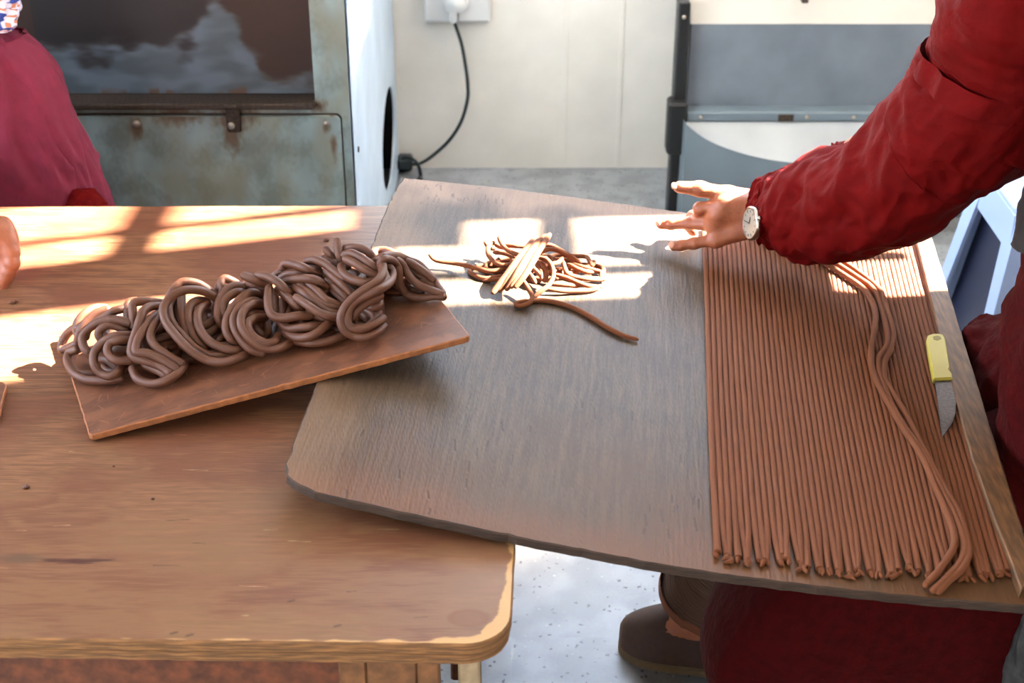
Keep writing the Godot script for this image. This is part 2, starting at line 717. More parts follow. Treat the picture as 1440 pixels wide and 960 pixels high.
func board_height(u: float, v: float) -> Color:
	var gx := BRD0.x + u * BRDS.x + 0.09 * (BRD0.y + v * BRDS.y)
	var z := BRD0.y + v * BRDS.y
	var h := 0.6 + 0.2 * n1.get_noise_2d(gx * 420.0, z * 16.0) + 0.2 * n0.get_noise_2d(gx * 130.0, z * 5.0)
	return Color(h, h, h)

func tray_color(u: float, v: float) -> Color:
	var x := u * 0.48
	var z := v * 0.27
	var c := Color(0.375, 0.215, 0.135).lerp(Color(0.295, 0.16, 0.10), clampf(0.5 + n0.get_noise_2d(x * 8.0, z * 40.0) * 0.5 + n1.get_noise_2d(x * 60.0, z * 200.0) * 0.4, 0, 1))
	return c.lerp(Color(0.48, 0.30, 0.20), clampf(0.15 + n2.get_noise_2d(x * 14.0, z * 18.0) * 0.8, 0, 0.5))

func rust_color(u: float, v: float) -> Color:     # inner back of the oven: blue paint, brown burnt patches from the top
	var w := n2.get_noise_2d(u * 3.4, v * 2.6) * 0.16 + n1.get_noise_2d(u * 9.0, v * 8.0) * 0.05
	var c := Color(0.33, 0.38, 0.42).lerp(Color(0.26, 0.30, 0.32), clampf(0.5 + n3.get_noise_2d(u * 4.0, v * 4.0), 0, 1))
	var low := 0.60 + 0.24 * smoothstep(0.70, 0.86, u) - 0.52 * exp(-pow((u - 0.66) / 0.085, 2.0)) - 0.12 * exp(-pow((u - 0.36) / 0.1, 2.0))
	var burnt := 0.94 * smoothstep(low + 0.16, low - 0.05, v + w)
	c = c.lerp(Color(0.165, 0.075, 0.026).lerp(Color(0.075, 0.046, 0.038), smoothstep(0.66, 0.56, u + w * 0.6)), burnt)
	return c.lerp(Color(0.34, 0.19, 0.10), 0.7 * smoothstep(0.93, 1.0, v + w * 0.3) * smoothstep(-0.1, 0.3, n2.get_noise_2d(u * 8.0, 3.0)))

func oven_color(u: float, v: float) -> Color:     # front sheet: grey green paint with brown streaks round bolts and edges
	var n := n2.get_noise_2d(u * 5.0, v * 5.0)
	var c := Color(0.535, 0.62, 0.625).lerp(Color(0.465, 0.525, 0.515), clampf(0.5 + n, 0, 1))
	c = c.lerp(Color(0.33, 0.355, 0.32), clampf(0.1 + n3.get_noise_2d(u * 7.0, v * 9.0 + 5.0) * 0.5 + n1.get_noise_2d(u * 60.0, v * 50.0) * 0.15 + 0.35 * (v - 0.6), 0, 0.45))
	c = c.lerp(Color(0.47, 0.45, 0.36), clampf(0.1 + n0.get_noise_2d(u * 9.0, v * 4.0) * 0.6, 0, 0.45))
	var rag := n1.get_noise_2d(u * 50.0, v * 30.0) * 0.35 + n * 0.3
	for s in M.rust:
		var d := Vector2((u - s.x) / s.z, (v - s.y) / (s.z * s.w)).length()
		if d < 2.0:
			c = c.lerp(Color(0.30, 0.19, 0.09), clampf((1.2 - d + rag) * 0.8, 0, 0.7))
	return c

func floor_color(u: float, v: float) -> Color:
	var q := n2.get_noise_2d(u * 9.0, v * 9.0)
	var c := Color(0.60, 0.61, 0.625).lerp(Color(0.52, 0.53, 0.54), clampf(0.5 + q + n1.get_noise_2d(u * 90.0, v * 90.0) * 0.2, 0, 1))
	var p: float = M.noises[0].get_noise_2d(u * 768.0, v * 768.0)
	if p < -0.74:
		var r: float = M.noises[1].get_noise_2d(u * 768.0, v * 768.0)
		if r > 0.2:
			return c.lerp(Color(0.24, 0.225, 0.215), 0.85)
		if r < -0.6:
			return c.lerp(Color(0.84, 0.82, 0.8), 0.6)
	return c

func make_materials() -> void:
	var cell := FastNoiseLite.new()
	cell.seed = 5
	cell.noise_type = FastNoiseLite.TYPE_CELLULAR
	cell.frequency = 0.075
	cell.cellular_return_type = FastNoiseLite.RETURN_DISTANCE
	var cell2 := FastNoiseLite.new()
	cell2.seed = 5
	cell2.noise_type = FastNoiseLite.TYPE_CELLULAR
	cell2.frequency = 0.075
	cell2.cellular_return_type = FastNoiseLite.RETURN_CELL_VALUE
	M.noises = [cell, cell2]
	n0 = noise(11, 1.0, 3)
	n1 = noise(12, 1.0, 2)
	n2 = noise(13, 1.0, 2)
	n3 = noise(14, 1.0, 2)
	rng.seed = 7
	var t0 := TAB0
	var nicks := []
	for i in 24:
		var a := Vector2(rng.randf_range(-0.62, -0.05), rng.randf_range(-1.52, -1.14)) - t0
		nicks.append([a, a + Vector2(rng.randf_range(0.004, 0.03), rng.randf_range(-0.002, 0.002)), 0.0008, [Color(0.62, 0.6, 0.44), Color(0.2, 0.12, 0.08), Color(0.72, 0.55, 0.4)][rng.randi() % 3], 0.8])
	for e in [[240, 890], [262, 893], [405, 845], [470, 880]]:
		var q := at_height(e[0], e[1], TABLE)
		nicks.append([Vector2(q.x, q.z) - t0, Vector2(q.x + 0.005, q.z - 0.002) - t0, 0.0022, Color(0.22, 0.14, 0.1), 0.8])
	var tears := []
	var fibres := []
	for i in 60:                                   # torn fibres in a few places of the board
		var q: Vector3
		if i < 22:
			q = on_board(rng.randf_range(590, 710), rng.randf_range(258, 284))
		elif i < 34:
			q = on_board(rng.randf_range(905, 985), rng.randf_range(690, 745))
		elif i < 44:
			q = on_board([670, 640, 652, 720, 835, 600, 560, 685, 745, 815][i - 34], [630, 490, 488, 640, 575, 690, 660, 620, 600, 560][i - 34])
		else:
			q = on_board(rng.randf_range(430, 980), rng.randf_range(480, 740))
		var a := Vector2(q.x, q.z) - BRD0
		var b := a + Vector2(rng.randf_range(-0.003, 0.002), rng.randf_range(0.008, 0.024))
		tears.append([a, b, 0.0019, Color.BLACK, 0.8])
		tears.append([a + Vector2(0.0026, 0), b + Vector2(0.0026, 0), 0.0016, Color.WHITE, 0.35])
		fibres.append([a, b, 0.0013, Color(0.17, 0.12, 0.09), 0.6])
	var scratches := []
	for i in 90:
		var s := Vector2(rng.randf_range(0.02, 0.47), rng.randf_range(0.12, 0.268))
		scratches.append([s, s + Vector2(rng.randf_range(-0.014, 0.014), rng.randf_range(-0.014, 0.014)), rng.randf_range(0.0006, 0.0012), Color(0.64, 0.44, 0.30), 0.6])
	M.rust = []
	for e in [[192, 178, 0.014, 1.6], [325, 180, 0.022, 2.4], [459, 176, 0.008, 1.5], [330, 160, 0.05, 0.5], [250, 160, 0.05, 0.4], [470, 205, 0.008, 3.0], [445, 148, 0.02, 0.8]]:
		var p := at_z(e[0], e[1], OVEN_Z)
		M.rust.append(Vector4((p.x + 1.2) / 0.9, (1.0 - p.y) / 1.0, e[2], e[3]))

	var m := mat("table wood", Color.WHITE, 0.45)
	m.metallic_specular = 0.42
	m.albedo_texture = marked(tex(1184, 896, table_color), nicks, TABS)
	m = mat("board wood", Color.WHITE, 0.5)
	m.metallic_specular = 0.3
	m.albedo_texture = marked(tex(704, 864, board_color), fibres, BRDS)
	relief(m, marked(tex(800, 984, board_height), tears, BRDS), 0.10)
	m = mat("tray wood", Color.WHITE, 0.5)
	m.albedo_texture = marked(tex(512, 288, tray_color), scratches, Vector2(0.48, 0.27))
	m = speckled(mat("ply edge", Color(0.65, 0.45, 0.26), 0.8), mottled(21, 0.02, 0.5), 1.0)
	m.uv1_scale = Vector3(3, 60, 3)
	m = speckled(mat("dirty edge", Color(0.26, 0.175, 0.11), 0.8), mottled(22, 0.02, 0.55), 1.0)
	m.uv1_scale = Vector3(5, 60, 5)
	m = speckled(mat("tray edge", Color(0.66, 0.40, 0.22), 0.7), mottled(23, 0.03, 0.7), 6.0)
	m = speckled(mat("frame wood", Color(0.50, 0.27, 0.14), 0.6), mottled(24, 0.03, 0.6), 5.0)
	m = speckled(mat("leg wood", Color(0.56, 0.37, 0.21), 0.65), mottled(25, 0.03, 0.7), 5.0)
	m = speckled(mat("pale wood", Color(0.72, 0.62, 0.48), 0.7), mottled(26, 0.03, 0.75), 5.0)
	m = speckled(mat("rail wood", Color(0.48, 0.32, 0.175), 0.6), mottled(27, 0.02, 0.5), 1.0)
	m.uv1_scale = Vector3(22, 10, 3)
	m = speckled(mat("clay", Color(0.365, 0.195, 0.10), 0.52), mottled(28, 0.07, 0.82), 22.0)
	relief(m, grain_tex(29, 0.12), 0.05)
	m = speckled(mat("clay pale", Color(0.455, 0.235, 0.08), 0.85), mottled(30, 0.09, 0.82), 26.0)
	relief(m, grain_tex(31, 0.14), 0.05)
	m = speckled(mat("wall paint", Color(0.955, 0.93, 0.885), 0.6), mottled(32, 0.012, 0.93), 1.0)
	m = speckled(mat("ceiling paint", Color(0.92, 0.91, 0.88), 0.8), mottled(33, 0.012, 0.93), 1.0)
	m = mat("concrete", Color.WHITE, 0.34)
	m.albedo_texture = tex(768, 768, floor_color)
	m.uv1_triplanar = true
	m.uv1_world_triplanar = true
	m.uv1_scale = Vector3.ONE * 1.1
	m = mat("oven paint", Color.WHITE, 0.5)
	m.albedo_texture = tex(480, 512, oven_color)
	m = mat("oven inside", Color.WHITE, 0.6)
	m.albedo_texture = tex(384, 256, rust_color)
	m = speckled(mat("oven side daylit", Color(0.78, 0.845, 0.90), 0.5), mottled(34, 0.012, 0.9), 1.2)  # oven paint made paler and bluer to carry daylight in its colour
	m = speckled(mat("oven dark", Color(0.14, 0.10, 0.08), 0.8), mottled(35, 0.03, 0.5), 3.0)
	m = speckled(mat("rusty iron", Color(0.30, 0.24, 0.19), 0.65, 0.3), mottled(36, 0.05, 0.5), 8.0)
	m = mat("bolt metal", Color(0.62, 0.58, 0.53), 0.35, 0.8)
	m = speckled(mat("machine grey", Color(0.43, 0.46, 0.49), 0.45), mottled(37, 0.012, 0.86), 1.6)
	m = speckled(mat("machine blue", Color(0.42, 0.47, 0.50), 0.45), mottled(38, 0.012, 0.9), 1.6)
	m = speckled(mat("machine pale", Color(0.66, 0.67, 0.67), 0.5), mottled(39, 0.012, 0.9), 1.6)
	m = speckled(mat("machine cream", Color(0.70, 0.68, 0.64), 0.5), mottled(40, 0.012, 0.94), 1.6)
	m = mat("black plastic", Color(0.035, 0.035, 0.04), 0.5)
	m = mat("white plastic", Color(0.86, 0.86, 0.85), 0.35)
	m = mat("cable rubber", Color(0.09, 0.13, 0.13), 0.5)
	m = mat("knife handle", Color(0.70, 0.635, 0.25), 0.45)
	m = mat("handle pit", Color(0.50, 0.44, 0.10), 0.6)
	m = speckled(mat("knife steel", Color(0.38, 0.34, 0.34), 0.45, 0.55), mottled(41, 0.04, 0.6), 14.0)
	m = mat("steel", Color(0.72, 0.71, 0.69), 0.22, 1.0)
	m = mat("dark steel", Color(0.2, 0.2, 0.2), 0.3, 0.9)
	m = mat("dial", Color(0.58, 0.57, 0.53), 0.3, 0.2)
	m = mat("dial ink", Color(0.07, 0.07, 0.07), 0.4)
	m = speckled(mat("skin", Color(0.62, 0.355, 0.235), 0.5), mottled(42, 0.02, 0.86), 9.0)
	m.subsurf_scatter_enabled = true
	m.subsurf_scatter_strength = 0.12
	relief(m, grain_tex(43, 0.09), 0.03)
	m = mat("nail", Color(0.78, 0.56, 0.46), 0.3)
	m = speckled(mat("red sleeve", Color(0.375, 0.005, 0.006), 0.8), mottled(44, 0.02, 0.85), 4.0)
	relief(m, grain_tex(45, 0.016), 0.3)
	m.rim_enabled = true
	m.metallic_specular = 0.22
	m.rim = 0.0
	m.rim_tint = 0.9
	m = speckled(mat("red robe", Color(0.25, 0.004, 0.006), 0.95), mottled(46, 0.03, 0.75), 5.0)
	relief(m, grain_tex(47, 0.03), 0.2)
	m.rim_enabled = true
	m.metallic_specular = 0.25
	m.rim = 0.03
	m.rim_tint = 0.9
	m = speckled(mat("maroon robe", Color(0.49, 0.125, 0.235), 0.9), mottled(48, 0.02, 0.85), 4.0)
	relief(m, grain_tex(49, 0.03), 0.12)
	m.rim_enabled = true
	m.rim = 0.1
	m.rim_tint = 0.8
	m = speckled(mat("dark cloth", Color(0.085, 0.06, 0.055), 0.9), mottled(50, 0.05, 0.6), 6.0)
	m = mat("corduroy", Color(0.33, 0.235, 0.18), 0.9)
	m = speckled(mat("shoe suede", Color(0.27, 0.165, 0.12), 0.75), mottled(51, 0.04, 0.7), 7.0)
	m = mat("shoe sole", Color(0.34, 0.27, 0.17), 0.7)
	m = mat("cuff lining", Color(0.42, 0.22, 0.12), 0.85)
	m = mat("stool blue", Color(0.62, 0.70, 0.84), 0.4)
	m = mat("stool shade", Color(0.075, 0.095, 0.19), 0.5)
	m = mat("hair", Color(0.03, 0.025, 0.022), 0.5)
	m = mat("eye", Color(0.05, 0.04, 0.035), 0.2)
	m = mat("scarf", Color.WHITE, 0.85)
	m.albedo_texture = tex(128, 128, func(u, v): return Color(0.83, 0.85, 0.92).lerp(Color(0.16, 0.24, 0.56), smoothstep(0.0, 0.2, n2.get_noise_2d(u * 2.6, v * 2.6))).lerp(Color(0.75, 0.5, 0.4), smoothstep(0.35, 0.5, n3.get_noise_2d(u * 4.0, v * 4.0))))
	m = speckled(mat("grey cloth", Color(0.30, 0.295, 0.29), 0.9), mottled(52, 0.03, 0.5), 5.0)
	m = speckled(mat("window frame", Color(0.80, 0.80, 0.78), 0.5), mottled(53, 0.02, 0.9), 2.0)
	m = mat("glass", Color(1, 1, 1, 0.06), 0.02)
	m.transparency = BaseMaterial3D.TRANSPARENCY_ALPHA
	m = mat("yard", Color(0.55, 0.53, 0.49), 0.9)

const OVEN_Z := -2.7
const OVEN_X := -0.304

# ---------------------------------------------------------------- the room
func wall_mesh(along_x: bool, face: float, out: float, a0: float, a1: float, b1: float, holes: Array) -> ArrayMesh:
	var m := MB.new()
	var av := [a0, a1]
	var bv := [0.0, b1]
	for h in holes:
		av.append_array([h[0], h[1]])
		bv.append_array([h[2], h[3]])
	av.sort()
	bv.sort()
	for i in av.size() - 1:
		for j in bv.size() - 1:
			var ca: float = (av[i] + av[i + 1]) / 2.0
			var cb: float = (bv[j] + bv[j + 1]) / 2.0
			if av[i + 1] - av[i] < 1e-4 or bv[j + 1] - bv[j] < 1e-4:
				continue
			var open := false
			for h in holes:
				if ca > h[0] and ca < h[1] and cb > h[2] and cb < h[3]:
					open = true
			if open:
				continue
			var sa: float = av[i + 1] - av[i]
			var sb: float = bv[j + 1] - bv[j]
			if along_x:
				m.box(Vector3(ca, cb, face + out / 2.0), Vector3(sa, sb, absf(out)))
			else:
				m.box(Vector3(face + out / 2.0, cb, ca), Vector3(absf(out), sb, sa))
	return m.mesh()

func bars(parent: Node3D, boxes: Array) -> void:
	for b in boxes:
		var m := MB.new()
		m.box(b[0], b[1], 0.004)
		put("frame_bar", m.mesh(), M["window frame"], parent)

func room() -> void:
	var m := MB.new()
	m.box(Vector3(-0.6, -0.06, -1.1), Vector3(4.6, 0.12, 6.0))
	struct("floor", m.mesh(), M["concrete"], "bare grey speckled concrete floor under the tables")
	m = MB.new()
	m.box(Vector3(-0.6, 2.86, -1.1), Vector3(4.6, 0.12, 6.0))
	struct("ceiling", m.mesh(), M["ceiling paint"], "plain pale ceiling above the workshop")
	struct("wall_back", wall_mesh(true, BACK, -0.25, -2.8, 1.7, 2.8, [[-0.15, 0.6, 1.3, 2.4], [0.72, 1.42, 1.3, 2.4]]), M["wall paint"], "cream painted back wall behind the metal machines")
	struct("wall_right", wall_mesh(false, SIDE, 0.14, -3.75, 1.7, 2.8, [[-2.56, -2.25, 1.188, 1.93], [-2.25, -2.205, 1.188, 1.40], [-2.47, -2.25, 1.93, 2.56], [-2.87, -2.6, 1.92, 2.56], [-3.7, -3.27, 2.02, 2.62]]), M["wall paint"], "cream right wall with the sunny window")  # last opening, near the back, added to brighten oven side and back wall
	struct("wall_left", wall_mesh(false, -2.7, -0.14, -3.75, 1.7, 2.8, [[-2.3, -0.5, 0.95, 2.45]]), M["wall paint"], "cream left wall with a wide window")
	struct("wall_front", wall_mesh(true, 1.6, 0.14, -2.8, 1.7, 2.8, [[-2.3, -1.4, 0.0, 2.1]]), M["wall paint"], "cream front wall with a doorway added for fill light")  # unseen doorway behind the camera, added to let in fill light
	# faint joints between the wall's sheets: shallow proud cover strips
	for x in [[795.0, 0], [872.0, 0]]:
		var p := at_z(x[0], 120, BACK)
		m = MB.new()
		m.box(Vector3(p.x, 1.4, BACK + 0.001), Vector3(0.012, 2.8, 0.003), 0.0012)
		struct("trim_%d" % (1 if x[0] < 800.0 else 2), m.mesh(), M["wall paint"], "thin cover strip over a joint of the cream back wall")
	var w := Node3D.new()
	w.name = "window_1"
	add_child(w)
	tag(w, "window in the right wall that lets the sun in", "window", "", "structure")
	bars(w, [[Vector3(1.51, 1.59, -2.34), Vector3(0.03, 0.69, 0.026)], [Vector3(1.51, 2.24, -2.685), Vector3(0.03, 0.64, 0.022)],
		[Vector3(1.51, 1.71, -2.45), Vector3(0.026, 0.04, 0.22)], [Vector3(1.51, 2.2, -2.735), Vector3(0.026, 0.05, 0.27)], [Vector3(1.51, 1.93, -2.36), Vector3(0.026, 0.02, 0.22)],
		[Vector3(1.51, 1.43, -2.405), Vector3(0.03, 0.12, 0.31)], [Vector3(1.56, 1.184, -2.38), Vector3(0.10, 0.01, 0.35)], [Vector3(1.51, 1.926, -2.735), Vector3(0.05, 0.02, 0.27)], [Vector3(1.51, 2.32, -3.485), Vector3(0.03, 0.6, 0.03)]])  # thick low bar added to keep sun off the ropes by the hand
	for i in 2:
		w = Node3D.new()
		w.name = "window_%d" % (i + 2)
		add_child(w)
		tag(w, ["left window high in the back wall", "right window high in the back wall"][i], "window", "", "structure")
		var cx: float = [0.225, 1.07][i]
		var ww: float = [0.75, 0.7][i]
		bars(w, [[Vector3(cx, 1.85, -3.87), Vector3(0.03, 1.1, 0.03)], [Vector3(cx, 2.0, -3.87), Vector3(ww, 0.03, 0.03)], [Vector3(cx, 1.315, -3.87), Vector3(ww, 0.03, 0.05)], [Vector3(cx, 2.385, -3.87), Vector3(ww, 0.03, 0.05)]])
	m = MB.new()
	m.box(Vector3(0, -0.2, 0), Vector3(40, 0.1, 40))
	struct("ground", m.mesh(), M["yard"], "pale bare ground of the yard outside")

# ---------------------------------------------------------------- table, boards
func ring_of(pts: PackedVector3Array, step: float, jitter: float, n: Vector3) -> PackedVector3Array:
	var r := PackedVector3Array()
	var m := pts.size()
	for i in m:
		var a := pts[i]
		var b := pts[(i + 1) % m]
		var k := maxi(1, int(a.distance_to(b) / step))
		var o := (b - a).cross(n).normalized()
		for j in k:
			var q := a.lerp(b, float(j) / k)
			if jitter > 0.0:
				q += o * rng.randf_range(-jitter, jitter)
				if rng.randf() < 0.06:
					q += o * rng.randf_range(-jitter, jitter) * 2.5
			r.append(q)
	return r

func rounded(a: Vector3, corner: Vector3, b: Vector3, r: float) -> PackedVector3Array:
	var u := (a - corner).normalized() * r
	var w := (b - corner).normalized() * r
	var out := PackedVector3Array()
	for i in 9:
		var t := PI / 2.0 * i / 8.0
		out.append(corner + u * (1.0 - sin(t)) + w * (1.0 - cos(t)))
	return out

func table() -> void:
	var t := thing("work_table", "low brown plywood work table with a worn rounded front corner", "table", Vector3(-0.7, 0, -1.65))
	var fl := Vector3(-1.40, TABLE, -1.153)
	var fr := Vector3(-0.002, TABLE, -1.1245)
	var br := Vector3(0.034, TABLE, -2.187)
	var bl := Vector3(-1.40, TABLE, -2.178)
	var out := PackedVector3Array([fl])
	out.append_array(rounded(fl, fr, br, 0.045))
	out.append_array(rounded(fr, br, bl, 0.03))
	out.append(bl)
	var o := Vector3(TAB0.x, 0, TAB0.y)
	var ux := Vector3(TABS.x, 0, 0)
	var uz := Vector3(0, 0, TABS.y)
	var ring := ring_of(out, 0.012, 0.00035, Vector3.UP)
	var a := MB.new()
	var b := MB.new()
	a.slab(ring, Vector3.UP, 0.0135, 0.0018, o, ux, uz, b)
	var r := put("tabletop", a.mesh(b), null, t)
	r.set_surface_override_material(0, M["table wood"])
	r.set_surface_override_material(1, M["ply edge"])
	var low := PackedVector3Array()
	for p in ring:
		low.append(Vector3(lerpf(p.x, -0.7, 0.003), TABLE - 0.0152, lerpf(p.z, -1.65, 0.007) + rng.randf_range(-0.0004, 0.0004)))
	a = MB.new()
	a.slab(low, Vector3.UP, 0.0135, 0.0015, o, ux, uz)
	put("lower_ply", a.mesh(), M["ply edge"], t)
	a = MB.new()
	a.box(Vector3(-0.7, 0.548, -1.65), Vector3(1.3, 0.012, 0.92))
	put("packing_strip", a.mesh(), M["frame wood"], t)
	for s in [[Vector3(-0.72, 0.49, -1.172), Vector3(1.2, 0.1, 0.02)], [Vector3(-0.72, 0.49, -2.14), Vector3(1.2, 0.1, 0.02)]]:
		a = MB.new()
		a.box(s[0], s[1], 0.002)
		put("apron", a.mesh(), M["frame wood"], t)
	for s in [Vector3(-1.33, 0.49, -1.65), Vector3(-0.055, 0.49, -1.65)]:
		a = MB.new()
		a.box(s, Vector3(0.02, 0.1, 0.86), 0.002)
		put("apron", a.mesh(), M["frame wood"], t)
	for s in [[-0.108, -1.162, 1.0], [-1.3, -1.17, 1.0], [-0.09, -2.13, -1.0], [-1.3, -2.13, -1.0]]:
		a = MB.new()
		a.box(Vector3(s[0] - 0.012, 0.271, s[1]), Vector3(0.05, 0.542, 0.022), 0.002)
		a.box(Vector3(s[0] + 0.0245, 0.271, s[1] + 0.001), Vector3(0.022, 0.542, 0.024), 0.002)
		a.box(Vector3(s[0] - 0.052, 0.271, s[1] - 0.002), Vector3(0.028, 0.542, 0.02), 0.002)
		put("leg", a.mesh(), M["leg wood"], t)
		a = MB.new()
		a.box(Vector3(s[0] + 0.064, 0.271, s[1] - s[2] * 0.05), Vector3(0.022, 0.542, 0.075), 0.002)
		put("leg_brace", a.mesh(), M["pale wood"], t)

func boards() -> void:
	var t := thing("rolling_board", "large worn grey brown board tilted from the table edge onto a lap", "board", Vector3(0.18, 0.55, -1.7))
	var px := [[400, 652], [403, 668], [416, 681], [440, 691], [490, 703], [560, 719], [640, 736], [727, 755], [820, 773], [920, 792], [1000, 805], [1100, 818], [1200, 830], [1300, 840], [1390, 847], [1474, 854], [1310, 336], [1200, 325], [975, 300], [800, 276], [700, 263], [600, 253], [566, 250], [556, 262], [540, 301], [525, 338]]
	var pts := PackedVector3Array()
	for p in px:
		pts.append(on_board(p[0], p[1]))
	var ring := ring_of(pts, 0.009, 0.0007, board_n)
	for i in ring.size():                       # bites out of the worn corners and the near edge
		var d := minf(ring[i].distance_to(on_board(403, 668)), ring[i].distance_to(on_board(560, 265)))
		if d < 0.05:
			ring[i] += Vector3(1, 0, 0.2) * absf(rng.randf_range(0, 0.0035))
	var a := MB.new()
	var b := MB.new()
	a.slab(ring, board_n, 0.0115, 0.0016, Vector3(BRD0.x, 0, BRD0.y), Vector3(BRDS.x, 0, 0), Vector3(0, 0, BRDS.y), b)
	var r := put("panel", a.mesh(b), null, t)
	r.set_surface_override_material(0, M["board wood"])
	r.set_surface_override_material(1, M["dirty edge"])
	a = MB.new()
	var rail := PackedVector3Array()
	for p in [[1437, 828], [1452, 800], [1440, 752], [1375, 540], [1309, 328], [1287, 331], [1330, 508], [1366, 640], [1402, 740]]:
		rail.append(on_board(p[0], p[1], 0.013))
	a.slab(ring_of(rail, 0.02, 0.0004, board_n), board_n, 0.0128, 0.0016, Vector3.ZERO, Vector3.RIGHT, Vector3.BACK)
	r = put("rail", a.mesh(), M["rail wood"], t)
	r.set_meta("label", "wooden batten along the right edge")

	# the small tray leans from the table onto the big board
	t = thing("small_tray", "small reddish brown wooden board carrying the coiled clay ropes", "tray", Vector3(-0.35, TABLE, -1.65))
	var nl := on_tray(125, 612)
	var nr := on_tray(662, 472)
	var fl := on_tray(82, 470)
	var fr := fl + nr - nl
	var out := PackedVector3Array()
	out.append_array(rounded(fl, nl, nr, 0.006))
	out.append_array(rounded(nl, nr, fr, 0.008))
	out.append_array(rounded(nr, fr, fl, 0.006))
	out.append_array(rounded(fr, fl, nl, 0.006))
	a = MB.new()
	b = MB.new()
	a.slab(ring_of(out, 0.007, 0.0005, tray_n), tray_n, 0.009, 0.0014, fl, nr - nl, nl - fl, b)
	r = put("panel", a.mesh(b), null, t)
	r.set_surface_override_material(0, M["tray wood"])
	r.set_surface_override_material(1, M["tray edge"])

	# the corner of another small board at the left
	t = thing("thin_board", "corner of a thin brown board lying at the left edge of the table", "board", Vector3(-0.75, TABLE, -1.6))
	out = PackedVector3Array()
	var c := at_height(10, 537, TABLE + 0.009)
	var e := at_height(-4, 592, TABLE + 0.009)
	var g := c + Vector3(-0.2, 0, -0.035)
	out.append_array(rounded(g, c, e, 0.008))
	out.append_array(rounded(c, e, e + Vector3(-0.2, 0, -0.035), 0.006))
	out.append(e + Vector3(-0.2, 0, -0.035))
	out.append(g)
	a = MB.new()
	b = MB.new()
	a.slab(ring_of(out, 0.01, 0.0004, Vector3.UP), Vector3.UP, 0.0088, 0.0014, g, c - g, e - c, b)
	r = put("panel", a.mesh(b), null, t)
	r.set_surface_override_material(0, M["tray wood"])
	r.set_surface_override_material(1, M["tray edge"])

func crumbs() -> void:
	var say := ["crumb of brown clay on the bare table left of the dark burn mark's end", "tiny crumb of clay on the bare table near the middle", "lump of clay crumb in the sunlit strip at the left of the table", "small clay crumb beside the first one in the sunlit strip", "clay crumb on the shaded table behind the heap of ropes", "tiny clay crumb below the small tray's near edge"]
	var at := [[37, 684, 0.0032], [215, 701, 0.0016], [17, 425, 0.0034], [23, 423, 0.0028], [459, 337, 0.003], [160, 655, 0.0013]]
	for i in at.size():
		var m := MB.new()
		var p := at_height(at[i][0], at[i][1], TABLE + at[i][2] * 0.6)
		var rows := []
		for k in 6:
			var row := PackedVector3Array()
			var w := PI * (k + 0.05) / 5.1
			for j in 9:
				var q := TAU * j / 9.0
				row.append(p + Vector3(sin(w) * cos(q) * 1.3, cos(w) * 0.8, sin(w) * sin(q)) * at[i][2] * rng.randf_range(0.8, 1.2))
			rows.append(row)
		m.sheet(rows, true)
		tag(put("clay_crumb", m.mesh(), M["clay"]), say[i], "crumb", "clay crumbs on the table")

# ---------------------------------------------------------------- things along the back wall
func add_box(parent: Node3D, called: String, a: Vector3, b: Vector3, m: Material, bevel := 0.003) -> MeshInstance3D:
	var s := MB.new()
	s.box((a + b) / 2.0, (b - a).abs(), bevel)
	return put(called, s.mesh(), m, parent)

func bolt(parent: Node3D, at: Vector3, axis: Vector3, r: float) -> void:
	var s := MB.new()
	s.lathe(at, axis, PackedVector2Array([Vector2(r * 1.7, 0), Vector2(r * 1.7, r * 0.25), Vector2(r, r * 0.3), Vector2(r, r * 0.8), Vector2(r * 0.7, r * 1.05), Vector2(0, r * 1.1)]), 12)
	put("bolt", s.mesh(), M["bolt metal"], parent)

